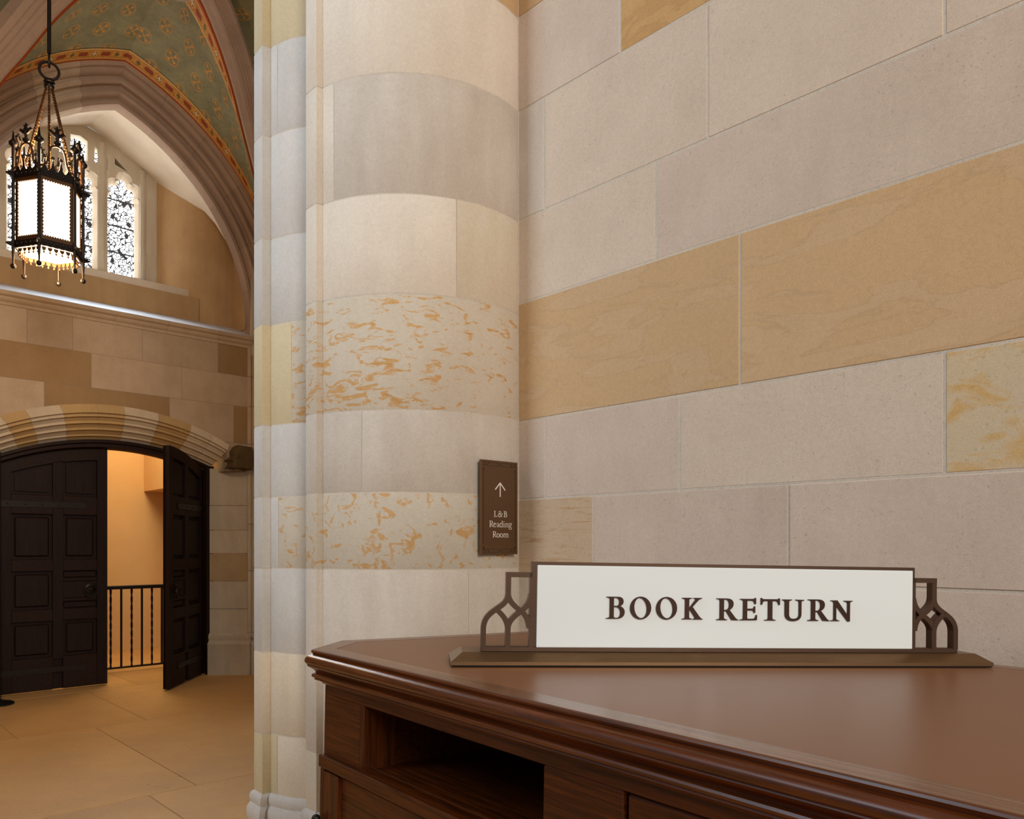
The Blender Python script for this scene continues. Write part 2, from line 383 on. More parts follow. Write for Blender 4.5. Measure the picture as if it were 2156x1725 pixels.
# ------------------------------------------------------------------ right wall of ashlar
GAP = .0028
def stone_block(fn, a0, a1, z0, z1, mat, parent, depth=.05, gap=GAP, ch=.0025, name='stone'):
    m = MB(); n0 = random.uniform(-.0012, .0012)
    m.box(lambda a, n, z: fn(a, n, z), a0+gap, a1-gap, -depth, n0, z0+gap, z1-gap, ch)
    return m.build(name, mat, parent)
m = MB(); m.box(RW, -.3, 5.2, -.35, -.0016, 0, 5.2)
wall_right = tag(m.build('wall_right', M['mortar']), 'large wall of pale and yellow ashlar blocks behind the desk', 'wall', 'structure')
S0, SE = -.08, 5.2
m = MB(); m.box(RW, -.014, .0035, -.03, .0028, .3, 5.2, .001); m.build('corner_joint', M['mortar'], wall_right)
courses = [
 (0, .33, [S0, .9, 2.1, 3.4, SE], 'pale rose pale rose'), (.33, .64, [S0, .5, 1.6, 2.7, 3.9, SE], 'rose pale tan pale rose'),
 (.64, .955, [S0, .8, 1.9, 3.0, 4.2, SE], 'pale rose pale pale rose'), (.955, 1.268, [S0, .62, 2.35, 3.6, SE], 'beige rose pale rose'),
 (1.268, 1.555, [S0, .385, 1.124, 2.6, 3.8, SE], 'tan rose rose pale rose'),
 (1.555, 1.8605, [S0, .148, .752, 1.536, 2.4, 3.5, SE], 'rose rose pale gold pale rose'),
 (1.8605, 2.3215, [S0, .968, 2.5, 3.9, SE], 'yellow yellow pale rose'),
 (2.3215, 2.647, [S0, .658, 2.9, 4.1, SE], 'pale rose pale rose'),
 (2.647, 3.073, [S0, .143, .856, 1.536, 2.6, 3.8, SE], 'beige pale pale pale rose pale'),
 (3.073, 3.442, [S0, .508, 2.2, 3.4, SE], 'rose ochre rose pale'),
 (3.442, 3.85, [S0, .32, 1.4, 2.6, 3.9, SE], 'yellow pale rose pale rose'),
 (3.85, 4.3, [S0, .9, 2.0, 3.3, SE], 'pale rose pale rose'), (4.3, 4.75, [S0, .5, 1.7, 2.9, 4.2, SE], 'rose pale pale rose pale'), (4.75, 5.2, [S0, 1.1, 2.4, 3.7, SE], 'pale rose pale rose')]
for z0, z1, bs, cs in courses:
    for i, c in enumerate(cs.split()):
        stone_block(RW, bs[i], bs[i+1], z0, z1, M[c], wall_right)

# ------------------------------------------------------------------ clustered pier
def circle3(a, b, c):
    ax, ay = a; bx, by = b; cx, cy = c; d = 2*(ax*(by-cy)+bx*(cy-ay)+cx*(ay-by))
    ux = ((ax*ax+ay*ay)*(by-cy)+(bx*bx+by*by)*(cy-ay)+(cx*cx+cy*cy)*(ay-by))/d
    uy = ((ax*ax+ay*ay)*(cx-bx)+(bx*bx+by*by)*(ax-cx)+(cx*cx+cy*cy)*(bx-ax))/d
    return ux, uy, math.hypot(ax-ux, ay-uy)
cX, cY, cR = circle3((.0242, 3.07), (-.42, 2.814), (-.7004, 2.905))
a0 = math.atan2(3.095-cY, .055-cX); a0 = math.acos(min(1, (.05-cX)/cR)); a1 = math.acos((-.7004-cX)/cR)
shaft = [(cX+cR*math.cos(-a0-(a1-a0)*i/30), cY+cR*math.sin(-a0-(a1-a0)*i/30)) for i in range(31)]
ex, ey = shaft[-1]
prof1 = shaft + [(ex-.002, ey+.004), (ex-.0225, ey-.010), (ex-.0245, ey-.009)]
fx, fy = prof1[-1]; prof1 += [(fx-.6854*.074, fy+.7282*.074), (fx-.6854*.074+.026, fy+.7282*.074+.026)]
prof2 = [prof1[-1], (-.752, 3.015), (-.785, 3.043), (-.8115, 3.052), (-.84, 3.0585), (-.868, 3.0685), (-.897, 3.083), (-.9244, 3.100), (-.9613, 3.124),
         (-.963, 3.129), (-.9905, 3.108), (-.9935, 3.111), (-1.0435, 3.171), (-1.005, 3.207)]
def onorm(pts):
    out = []
    for i in range(len(pts)):
        ds = []
        for j in (i-1, i):
            if 0 <= j < len(pts)-1:
                d = Vector((pts[j+1][0]-pts[j][0], pts[j+1][1]-pts[j][1])); d.normalize(); ds.append(Vector((-d.y, d.x)))
        n = ds[0] if len(ds) == 1 else (ds[0]+ds[1])/max(.35, 1+ds[0].dot(ds[1]))
        out.append(n)
    return out
def offset(pts, d): return [(p[0]+n.x*d, p[1]+n.y*d) for p, n in zip(pts, onorm(pts))]
def split_at(pts, u):
    for i in range(len(pts)-1):
        ua, ub = pts[i][0]/pts[i][1], pts[i+1][0]/pts[i+1][1]
        if (ua-u)*(ub-u) <= 0 and ua != ub:
            k = (u-ua)/(ub-ua); q = (pts[i][0]+(pts[i+1][0]-pts[i][0])*k, pts[i][1]+(pts[i+1][1]-pts[i][1])*k)
            return pts[:i+1]+[q], [q]+pts[i+1:]
    return pts, None
def trim_ends(pts, g):
    pts = [Vector(p) for p in pts]
    for e in (0, -1):
        a, b = (pts[0], pts[1]) if e == 0 else (pts[-1], pts[-2])
        d = b-a
        if d.length > g*1.5: pts[e] = a + d.normalized()*g
    return [tuple(p) for p in pts]
def pier_stone(pts, z0, z1, mat, parent):
    P = trim_ends(pts, .002); g = .002
    rows = []
    for off, z in ((-.05, z0+g), (-.0015, z0+g), (0, z0+g+.003), (0, z1-g-.003), (-.0015, z1-g), (-.05, z1-g)):
        rows.append([(x, y, z) for x, y in offset(P, off)])
    m = MB(); m.loft(rows)
    for e in (0, -1): m.add([r[e] for r in rows], [tuple(range(6))])
    return m.build('stone', mat, parent, smooth=True)
pier_path = prof1 + prof2[1:]
core = offset(pier_path, -.0012) + [(-1.0, 3.6), (.4, 3.6), (.4, 3.2)]
m = MB(); m.prism([core], lambda x, y, k: (x, y, k), .2, 5.2)
pier = tag(m.build('pier', M['mortar']), 'clustered stone pier with broad rounded shaft between doorway hall and right wall', 'pillar', 'structure')
z1c = [.3, .606, 1.2896, 1.568, 1.865, 2.2816, 2.6425, 3.075, 3.44, 3.9, 4.4, 5.2]
sp1 = {1: -.056, 3: -.19152, 5: -.0709, 6: -.2273, 8: -.023}
c1 = {0: 'tanbeige', 1: ('beige', 'beige'), 2: 'mott2', 3: ('beige', 'beige'), 4: 'mott', 5: ('tanbeige', 'warmw'), 6: ('beige', 'warmw'), 7: 'warmw', 8: ('yellow', 'warmw'), 9: 'beige', 10: 'warmw'}
for i in range(len(z1c)-1):
    c = c1[i]
    if i in sp1:
        A, B = split_at(prof1, sp1[i]); pier_stone(A, z1c[i], z1c[i+1], M[c[0]], pier); pier_stone(B, z1c[i], z1c[i+1], M[c[1]], pier)
    else: pier_stone(prof1, z1c[i], z1c[i+1], M[c], pier)
z2c = [.3, .627, .953, 1.2857, 1.5685, 1.854, 2.254, 2.597, 3.008, 3.362, 3.8, 4.4, 5.2]
U = lambda px: (px-1078)/1650
sp2 = {0: U(584), 3: U(586), 5: U(614), 8: U(584)}
c2 = {0: ('tanbeige', 'cream'), 1: 'tanbeige', 2: 'grey', 3: ('mott2', 'grey'), 4: 'grey', 5: ('mott', 'cream'), 6: 'grey', 7: 'grey', 8: ('grey', 'grey'), 9: 'cream', 10: 'grey', 11: 'grey'}
for i in range(len(z2c)-1):
    c = c2[i]
    if i in sp2:
        A, B = split_at(prof2, sp2[i]); pier_stone(A, z2c[i], z2c[i+1], M[c[0]], pier); pier_stone(B, z2c[i], z2c[i+1], M[c[1]], pier)
    else: pier_stone(prof2, z2c[i], z2c[i+1], M[c], pier)
rows = []
for off, z in ((-.01, .40), (.002, .388), (.008, .384), (.013, .375), (.015, .362), (.013, .350), (.011, .343), (.014, .338), (.021, .325), (.024, .305), (.022, .285), (.018, .272), (.016, .266), (.022, .25), (.022, 0)):
    rows.append([(x, y, z) for x, y in offset(pier_path, off)])
m = MB(); m.loft(rows); m.build('base_moulding', M['grey'], pier, smooth=True)

# ------------------------------------------------------------------ floor of slabs
m = MB(); m.box(lambda x, y, z: Vector((x, y, z)), -9, 7, -6, 16, -.2, -.004)
floor = tag(m.build('floor', M['mortar_far']), 'warm tan sandstone slab floor running to the doorway', 'floor', 'structure')
rows_b = [(-3.5, -1.56, [-4.2, -2.2, -.628, 1.6, 3.2]), (-5.3, -3.5, [-4.2, -2.6, -.89, .9, 2.6]), (-1.88, -1.36, None),
          (-1.56, .10, [-4.2, -2.6, -1.13, -.255, 1.55, 3.2]), (.10, 1.3, [-2.2, -.9, .218, 1.5, 3.0]), (1.3, 3.2, [-2.2, -.4, .9, 3.0]),
          (-7.4, -5.3, [-4.2, -1.9, -.2, 2.0]), (-9.6, -7.4, [-4.2, -2.4, -.7, 1.4]), (-11.8, -9.6, [-4.2, -1.6, .4])]
for b0, b1, ts in rows_b:
    if not ts: continue
    for i in range(len(ts)-1):
        m = MB(); m.box(DW, ts[i]+.0025, ts[i+1]-.0025, b0+.0025, b1-.0025, -.05, random.uniform(-.0006, .0006), .002); m.build('slab', M['floor'], floor)

# ------------------------------------------------------------------ doorway wall
def arc_out(t): 
    R = 2.3; d = t+.02; return 2.70-(R-math.sqrt(max(0, R*R-d*d)))
def arch_pt(k, f, b):
    ti, to = .05+.95*f, -.02+1.1*f
    zi = 2.405-(2.35-math.sqrt(2.35**2-(.95*f)**2)); zo = arc_out(to)
    return DW(ti+(to-ti)*k, b, zi+(zo-zi)*k)
def arc_in(t): return 2.405-(2.35-math.sqrt(max(0, 2.35**2-min(.95, abs(t-.05))**2)))
hole = [(-1.27, 0), (-1.27, 2.15), (-1.0, 2.15)] + [(-1.0+2.05*i/16, arc_out(-1.0+2.05*i/16)-.06) for i in range(17)] + [(1.05, 2.15), (1.285, 2.15), (1.285, 0)]
m = MB(); m.prism([[(-3.2, 0)] + hole + [(2.03, 0), (2.03, 3.5), (-3.3, 3.5), (-3.3, 0)][:3] + [(-3.2, 3.5)]], lambda x, y, k: DW(x, k, y), .24, .0012)
wall_back = tag(m.build('wall_back', M['mortar_far']), 'far ashlar wall around the arched doorway, below the high window', 'wall', 'structure')
for t0_, t1_ in ((1.66, 2.02), (-3.3, -1.66)):
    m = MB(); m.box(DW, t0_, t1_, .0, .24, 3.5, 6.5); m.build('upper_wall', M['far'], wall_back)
def far_stone(t0, t1, z0, z1, c, clip=False):
    g = .002; t0 += g; t1 -= g; z0 += g; z1 -= g
    if not clip: poly = [(t0, z0), (t1, z0), (t1, z1), (t0, z1)]
    else:
        bot = [(t0+(t1-t0)*i/10, max(z0, (arc_out(t0+(t1-t0)*i/10)-.03 if t0+(t1-t0)*i/10 < 1.09 else z0))) for i in range(11)]
        poly = bot + [(t1, z1), (t0, z1)]
    m = MB(); j = random.uniform(-.001, .001); m.prism([poly], lambda x, y, k: DW(x, k, y), .06, j); m.build('stone', M[c], wall_back)
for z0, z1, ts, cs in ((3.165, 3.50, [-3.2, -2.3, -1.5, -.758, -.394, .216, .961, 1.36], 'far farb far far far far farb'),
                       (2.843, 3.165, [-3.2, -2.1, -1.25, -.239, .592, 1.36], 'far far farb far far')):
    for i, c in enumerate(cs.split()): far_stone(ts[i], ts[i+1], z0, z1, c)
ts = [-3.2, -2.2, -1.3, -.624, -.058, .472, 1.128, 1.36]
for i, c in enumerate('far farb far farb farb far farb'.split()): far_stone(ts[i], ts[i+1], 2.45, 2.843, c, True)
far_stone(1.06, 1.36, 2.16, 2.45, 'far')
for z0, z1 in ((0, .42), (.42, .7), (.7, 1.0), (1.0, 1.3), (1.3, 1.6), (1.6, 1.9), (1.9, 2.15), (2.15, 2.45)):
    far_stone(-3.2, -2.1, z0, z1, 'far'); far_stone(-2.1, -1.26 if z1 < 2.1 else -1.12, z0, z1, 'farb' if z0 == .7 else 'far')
# splayed jambs
JA, JB = (.985, .26), (1.272, -.01)
def JM(a, n, z):    # a 0..1 along splay, n outwards
    return DW(JA[0]+(JB[0]-JA[0])*a-.70*n, JA[1]+(JB[1]-JA[1])*a-.71*n, z)
def JML(a, n, z): return DW(-.965-(.28)*a+.70*n, .26-.27*a-.71*n, z)
jz = [.40, .696, .992, 1.286, 1.534, 1.795, 2.19]
for fn in (JM, JML):
    for i in range(6):
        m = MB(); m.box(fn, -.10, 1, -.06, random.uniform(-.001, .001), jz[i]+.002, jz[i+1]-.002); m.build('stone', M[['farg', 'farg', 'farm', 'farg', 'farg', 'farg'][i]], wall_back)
    m = MB()
    m.loft([[fn(a, n, z) for a in (-.02, .3, .6, 1.0, 1.12)] for n, z in ((0, .44), (.012, .43), (.03, .415), (.034, .395), (.022, .37), (.02, .36), (.045, .34), (.055, .325), (.05, .31), (.05, .02), (.05, 0))])
    m.build('base_moulding', M['farg'], wall_back, smooth=True)
# rough corbel at the spring of the door arch
rng = random.Random(3); m = MB(); outline = [(1.045, 2.175), (1.06, 2.23), (1.04, 2.26), (1.085, 2.30), (1.075, 2.35), (1.115, 2.40), (1.15, 2.425), (1.22, 2.42), (1.295, 2.415), (1.30, 2.36), (1.30, 2.26), (1.298, 2.17), (1.24, 2.16), (1.17, 2.175), (1.11, 2.165)]
cxy = (sum(p[0] for p in outline)/15, sum(p[1] for p in outline)/15)
def ringk(k, b): return [DW(cxy[0]+(p[0]-cxy[0])*k+rng.uniform(-.004, .004), b+rng.uniform(-.008, .008), cxy[1]+(p[1]-cxy[1])*k+rng.uniform(-.004, .004)) for p in outline]
m.loft([ringk(1.0, .03), ringk(1.0, -.07), ringk(.9, -.12), ringk(.62, -.135), ringk(.3, -.13)], True, True); m.build('corbel', M['corbel'], wall_back, smooth=True, label='rough dark brown uncut block at the end of the arch')
# door arch stones
trim_1 = empty('trim_1', 'moulded segmental stone arch over the wooden double door', 'arch', 'structure')
kb = [(0, .30), (.05, .285), (.09, .275), (.10, .225), (.16, .235), (.22, .20), (.25, .195), (.265, .14), (.33, .15), (.40, .125), (.43, .12), (.445, .07), (.52, .08), (.58, .06), (.62, .058), (.635, .015), (.72, .02), (.74, -.012), (1.0, -.014), (1.0, .06)]
m = MB(); m.loft([[arch_pt(k, -1+j/24, b+.003) for k, b in kb[:-1]] for j in range(49)]); m.build('joint_bed', M['mortar_far'], trim_1, smooth=True)
fb = [-1.0, -.86, -.69, -.44, -.165, .055, .345, .636, .83, 1.0]
for i, c in enumerate('archp archt archp archt archt archp archt archp archp'.split()):
    m = MB(); f0, f1 = fb[i]+.0012, fb[i+1]-.0012
    m.loft([[arch_pt(k, f0+(f1-f0)*j/4, b) for k, b in kb] for j in range(5)]); m.build('voussoir', M[c], trim_1, smooth=True)
# string course with weathering under the window
trim_2 = empty('trim_2', 'moulded string course with pale sloping top below the high window', 'cornice', 'structure')
cp = [(.02, 3.47), (-.012, 3.47), (-.016, 3.495), (-.035, 3.505), (-.05, 3.525), (-.05, 3.535), (-.078, 3.548), (-.085, 3.565), (-.08, 3.582)]
tt = [-3.2, -2.0, -1.0, -.02, .44, .94, 1.31]
for i in range(len(tt)-1):
    m = MB(); m.loft([[DW(t, b, z) for b, z in cp] for t in (tt[i]+.0015, tt[i+1]-.0015)]); m.build('stone', M['far'], trim_2, smooth=True)
    m = MB(); m.loft([[DW(t, b, z) for b, z in ((-.08, 3.582), (.355, 3.755))] for t in (tt[i], tt[i+1])]); m.build('weathering', M['sillw'], trim_2)

# ------------------------------------------------------------------ door frame and leaves
trim_3 = empty('trim_3', 'dark wooden frame of the double door', 'door frame', 'structure')
m = MB(); m.loft([[DW(t, b, arc_in(t)-dz) for b, dz in ((.40, .0), (.27, .0), (.265, .03), (.29, .04), (.29, .07), (.33, .085), (.42, .085))] for t in [-.98+1.98*i/24 for i in range(25)]])
m.build('frame_head', M['doorh'], trim_3, smooth=True)
for t0, t1 in ((-.98, -.907), (.945, 1.03)):
    m = MB(); m.box(DW, t0, t1, .265, .42, 0, arc_in(t1 if t1 > 0 else t0)+.01, .006); m.build('frame_post', M['door'], trim_3)
def leaf(name, label, org, dirv, nrm, w, ztop):
    root = empty(name, label, 'door', 'structure')
    LF = lambda x, y, z: org + dirv*x + nrm*y + UPZ*z
    def part(nm, x0, x1, z0, z1, y0, y1, mat, ch=.004, top=False):
        m = MB()
        if top:
            n = 8; poly = [(x0, z0), (x1, z0)] + [(x1+(x0-x1)*i/n, ztop(x1+(x0-x1)*i/n)-(.0 if z1 is None else z1)) for i in range(n+1)]
            m.prism([poly], lambda x, z, k: LF(x, k, z), y0, y1)
        else: m.box(LF, x0, x1, y0, y1, z0, z1, ch)
        return m.build(nm, mat, root)
    D, F = -.045, .012
    part('back_panel', 0.0, w, .012, .01, D, -.022, M['door'], top=True)
    s = .092; c0, c1 = w*.475, w*.475+.085
    part('stile', 0, s, .012, .0, D, F, M['door'], top=True); part('stile', w-s, w, .012, .0, D, F, M['door'], top=True)
    part('stile', c0, c1, .30, .10, D, F, M['door'], top=True)
    part('top_rail', s, w-s, 2.02, .0, D, F, M['doorh'], top=True) if False else None
    m = MB(); n = 10
    m.prism([[(s+(w-2*s)*i/n, ztop(s+(w-2*s)*i/n)-.11) for i in range(n+1)] + [(w-s-(w-2*s)*i/n, ztop(w-s-(w-2*s)*i/n)) for i in range(n+1)]], lambda x, z, k: LF(x, k, z), D, F); m.build('top_rail', M['doorh'], root)
    rails = [(.012, .32), (.66, .77), (1.13, 1.24), (1.665, 1.845)]
    for z0, z1 in rails:
        part('rail', s, c0, z0, z1, D, F, M['doorh']); part('rail', c1, w-s, z0, z1, D, F, M['doorh'])
    part('rail', c1, w-s, 1.03, 1.06, D, F-.002, M['doorh']); part('rail', c1, w-s, .84, .87, D, F-.002, M['doorh'])
    rows = [(.32, .66), (.77, 1.13), (1.24, 1.665), (1.845, None)]
    for ci, (x0, x1) in enumerate(((s, c0), (c1, w-s))):
        for ri, (z0, z1) in enumerate(rows):
            if z1 is None: part('panel', x0+.03, x1-.03, z0+.03, .14, -.03, -.004, M['door'], top=True)
            else: 
                if ri == 1 and ci == 1:
                    part('panel', x0+.01, x1-.01, .78, .83, -.03, -.004, M['door']); part('panel', x0+.01, x1-.01, 1.07, 1.12, -.03, -.004, M['door']); part('lock_plate', x0, x1+.05, .87, 1.03, -.03, .002, M['door'])
                else: part('panel', x0+.028, x1-.028, z0+.028, z1-.028, -.03, -.002, M['door'], .012)
    for zc in (1.755, .20):
        m = MB()
        m.prism([[(-.03, zc-.03), (w*.72, zc-.024), (w*.76, zc-.032), (w*.80, zc), (w*.76, zc+.032), (w*.72, zc+.024), (-.03, zc+.03)]], lambda x, z, k: LF(x, k, z), F, F+.008)
        for i in range(5): m.ball(LF(.06+i*w*.155, F+.008, zc), .009, 6)
        h = m.build('strap_hinge', M['iron'], root)
        m = MB(); m.tube([LF(-.012, F+.012, zc-.06), LF(-.012, F+.012, zc+.06)], .016, 10); m.ball(LF(-.012, F+.012, zc+.068), .014, 8); m.build('hinge_pin', M['iron'], h)
    m = MB(); cx_ = w-.15; m.lathe(LF(cx_, F, .955), [(.05, 0), (.05, .006), (.03, .012), (.012, .02), (.012, .03)], 16, nrm)
    hp = m.build('handle_plate', M['iron'], root)
    m = MB(); m.tube([LF(cx_+.055*math.cos(a*math.pi/10), F+.03, .925+.055*math.sin(a*math.pi/10)) for a in range(20)], .009, 8, True); m.build('ring_handle', M['iron'], hp, smooth=True)
    return root
Z = UPZ
leaf('door_1', 'dark panelled oak door leaf standing shut, strap hinges, ring handle', DW(-.905, .36, 0), E_, -G_, .905, lambda x: arc_in(-.905+x)-.085)
rd = Vector((.045, -1, 0)).normalized()
leaf('door_2', 'dark panelled oak door leaf swung half open towards the hall', DW(.935, .33, 0), rd, Vector((1, .045, 0)).normalized(), .945, lambda x: arc_in(.945-x)-.085)

# ------------------------------------------------------------------ stair hall beyond the door
m = MB(); m.box(DW, -2.2, 3.0, 3.0, 3.2, 0, 4.0); m.box(DW, -2.4, -2.2, .45, 3.2, 0, 4.0); m.box(DW, 2.9, 3.1, .45, 3.2, 0, 4.0)
tag(m.build('wall_stair_hall', M['warmwall']), 'glowing ochre plaster wall seen through the open doorway', 'wall', 'structure')
m = MB(); m.box(DW, 1.21, 2.9, 1.5, 2.998, 2.09, 4.0, .004); tag(m.build('wall_bulkhead', M['warmwall']), 'boxed plaster bulkhead high inside the lit stair hall', 'wall', 'structure')
m = MB(); m.box(DW, -2.4, 3.1, .45, 3.2, 4.0, 4.1); tag(m.build('ceiling_stair_hall', M['plasterw']), 'plain ceiling of the stair hall', 'ceiling', 'structure')
_sl = DW(.6, 1.6, 3.2); area('stair_hall_lamp', (_sl.x, _sl.y, 3.6), (_sl.x, _sl.y, 0), 1.2, 62, (1.0, .74, .40))
rl = empty('stair_railing', 'black iron railing with alternating twisted and plain balusters inside doorway', 'railing')
m = MB(); m.box(DW, -.35, 1.35, 1.075, 1.125, .895, .935, .006); m.build('top_rail', M['rail'], rl)
m = MB(); m.box(DW, -.35, 1.35, 1.088, 1.112, .035, .055, .003); m.build('bottom_rail', M['rail'], rl)
for i in range(15):
    t = -.285+i*.1065; m = MB()
    if i % 2 == 1:
        m.loft([[DW(t+.012*math.cos(a*math.pi/2+z*.42), 1.1+.012*math.sin(a*math.pi/2+z*.42), .05+.85*z/34) for a in range(4)] for z in range(35)], True, True)
    else: m.box(DW, t-.0095, t+.0095, 1.0905, 1.1095, .05, .90)
    m.build('baluster', M['rail'], rl)
for t in (-.33, 1.33):
    m = MB(); m.box(DW, t-.02, t+.02, 1.08, 1.12, 0, .93, .004); m.build('newel_post', M['rail'], rl)

# ------------------------------------------------------------------ window arch, alcove, window
A_, CC, RR, ZS = 1.31, .677, 1.987, 3.7
def wa(r, frac, b, side=1):
    th = math.acos(CC/(RR+r))*frac
    return DW(side*(-CC+(RR+r)*math.cos(th)), b, ZS+(RR+r)*math.sin(th))
trim_4 = empty('trim_4', 'tall pointed stone wall arch framing the high window', 'arch', 'structure')
ap = [(0, .12), (0, .03), (.010, .0), (.038, -.002), (.042, .018), (.058, .022), (.072, .006), (.078, -.04), (.094, -.056), (.118, -.05), (.122, -.03), (.142, -.026), (.156, -.04), (.160, -.088), (.178, -.104), (.202, -.098), (.206, -.078), (.226, -.078), (.238, -.13), (.256, -.15), (.278, -.146), (.282, -.182), (.335, -.19), (.335, .0)]
fr = [0, .16, .33, .52, .70, .86, 1.0]
for side in (1, -1):
    m = MB(); m.loft([[wa(r+.0025, j/36, b+.0025, side) for r, b in ap] for j in range(37)]); m.build('joint_bed', M['mortar_far'], trim_4, smooth=True)
    for i in range(6):
        f0, f1 = fr[i]+.0012, fr[i+1]-(.0012 if i < 5 else 0)
        m = MB(); m.loft([[wa(r, f0+(f1-f0)*j/6, b, side) for r, b in ap] for j in range(7)]); m.build('voussoir', M[random.choice(['farv', 'farv', 'far'])], trim_4, smooth=True)
    m = MB(); m.loft([[DW(side*(A_+r), b, z) for r, b in ap] for z in (3.50, 3.70)]); m.build('voussoir', M['farv'], trim_4, smooth=True)
    sp = [(-.035, .10), (-.035, .005), (-.02, -.012), (.0, -.016), (.015, -.006), (.02, .0), (.035, -.03), (.06, -.045), (.09, -.045), (.335, -.045)]
    zs = [.44, 1.1, 1.6, 2.17, 2.45, 2.85, 3.17, 3.50]
    for i in range(7):
        m = MB(); m.loft([[DW(side*(A_+r), b, z) for r, b in sp] for z in (zs[i]+.002, zs[i+1]-.002)]); m.build('shaft_stone', M['farg' if i < 3 else 'far'], trim_4, smooth=True)
    m = MB(); m.loft([[DW(side*(A_+r-n), b-n, z) for r, b in sp] for n, z in ((0, .44), (.012, .43), (.03, .415), (.034, .395), (.022, .37), (.02, .36), (.04, .34), (.05, .325), (.045, .31), (.045, .02), (.045, 0))]); m.build('base_moulding', M['farg'], trim_4, smooth=True)
wall_alcove = empty('wall_alcove', 'tan plaster recess around the high traceried window', 'wall', 'structure')
m = MB()
m.loft([[DW(t, .35, z) for t in (-3.2, .90)] for z in (3.72, 3.998)]); m.build('parapet', M['plaster'], wall_alcove)
m = MB(); m.loft([[DW(-3.2, b, z), DW(t, b, z)] for t, b, z in ((.80, .35, 3.998), (.655, .91, 4.15))]); m.build('window_sill', M['sillw'], wall_alcove)
# right reveal: narrow return then flat plaster; soffit
front = [(0, None), (.16, None), (.32, None), (.48, None), (.64, None), (.78, None), (.88, None), (.98, None), (1.10, None), (1.20, None), (1.27, None)]
def fz(t): return ZS+math.sqrt(max(.0, RR*RR-(abs(t)+CC)**2))
rear = [(-.02, .9, 5.71), (.12, .9, 5.655), (.293, .9, 5.552), (.445, .9, 5.472), (.58, .9, 5.395), (.655, .9, 5.345), (.72, .66, 5.19), (.83, .45, 5.04), (.96, .35, 4.94), (1.13, .35, 4.85), (1.28, .35, 4.72)]
for side, zlow in ((1, 3.70), (-1, 3.70)):
    R_ = [(t if side > 0 else -.02-(t+.02)*1.24, b, z) for i, (t, b, z) in enumerate(rear)]
    m = MB(); m.loft([[DW(side*t, .115, fz(t)) for t, _ in front], [DW(side*front[i][0]*.5+R_[i][0]*.5, (.115+R_[i][1])/2, (fz(front[i][0])+R_[i][2])/2+.03) for i in range(11)], [DW(*r) for r in R_]])
    m.build('soffit', M['plasterw'], wall_alcove, smooth='all')
    m = MB()
    m.loft([[DW(*R_[i]) for i in (5, 6, 7, 8, 9, 10)], [DW(R_[i][0], R_[i][1], zlow) for i in (5, 6, 7, 8, 9, 10)]])
    m.loft([[DW(side*1.28, .35, zlow), DW(side*1.28, .35, 4.72)], [DW(side*1.305, .115, zlow), DW(side*1.305, .115, 4.2)]])
    m.build('plaster_reveal', M['plaster'], wall_alcove, smooth='all')
    m = MB(); m.box(DW, min(side*1.315, side*1.6), max(side*1.315, side*1.6), -.02, .36, 3.4, 4.3); m.build('return_stone', M['farg'], wall_alcove)

window_1 = empty('window_1', 'leaded traceried window of three lights glaring with daylight behind lantern', 'window', 'structure')
def light_loop(tc, hw, z0, zs, ztop, grow=0.0, n=7):
    """cusped five-lobed head: two side lobes and a top lobe"""
    hw += grow; z0 -= grow
    P = [(tc-hw, z0), (tc+hw, z0), (tc+hw, zs)]
    def lobe(c, z, r, a0, a1):
        for i in range(n): 
            a = math.radians(a0+(a1-a0)*i/(n-1)); P.append((c+(r+grow)*math.cos(a), z+(r+grow)*math.sin(a)))
    h = ztop-zs
    P.append((tc+hw*.80, zs+h*.14))
    lobe(tc+hw*.60-grow*.3, zs+h*.36, hw*.36, -40, 120)
    lobe(tc, zs+h*.70, hw*.34, -25, 205)
    lobe(tc-hw*.60+grow*.3, zs+h*.36, hw*.36, 60, 220)
    P.append((tc-hw*.80, zs+h*.14)); P.append((tc-hw, zs))
    return P
lights = [(.322, .134), (-.094, .134), (-.585, .134)]
outer = [(-.86, 4.16), (.655, 4.16), (.655, 5.345), (.58, 5.395), (.445, 5.472), (.293, 5.552), (.12, 5.655), (-.10, 5.72), (-.32, 5.655), (-.5, 5.552), (-.65, 5.472), (-.80, 5.39), (-.86, 5.345)]
front_loops = [light_loop(c, h, 4.24, 5.07, 5.345, .03) for c, h in lights]
eyes = [(.10, 5.40, .055, .085), (-.26, 5.42, .075, .10), (-.16, 5.40, .05, .08)]
eyesf = [[(.035, 5.36), (.165, 5.31), (.165, 5.43), (.085, 5.50), (.035, 5.52)], [(-.235, 5.33), (-.30, 5.36), (-.30, 5.54), (-.235, 5.56)], [(-.19, 5.33), (-.03, 5.34), (-.03, 5.55), (-.10, 5.585), (-.19, 5.57)], [(.23, 5.40), (.36, 5.36), (.23, 5.47)]]
m = MB(); m.prism([outer]+front_loops+eyesf, lambda x, z, k: DW(x, k, z), 1.02, .90)
m.build('stone_frame', M['farg'], window_1)
m = MB()
for (c, h), fl in zip(lights, front_loops):
    back = light_loop(c, h, 4.27, 5.08, 5.325, 0)
    m.loft([[DW(x, .93, z) for x, z in fl], [DW(x, 1.0, z) for x, z in back], [DW(x, 1.02, z) for x, z in back]], True)
m.build('window_reveal', M['plasterw'], window_1)
for c, h in lights:
    m = MB(); m.prism([light_loop(c, h, 4.265, 5.08, 5.325, .012)], lambda x, z, k: DW(x, k, z), 1.03, 1.015); m.build('pane', M['winglass'], window_1)
for i, e in enumerate(eyesf):
    m = MB(); m.prism([e], lambda x, z, k: DW(x, k, z), 1.03, 1.0); m.build('pane', M['winglass'] if i < 3 else M['lead'], window_1)
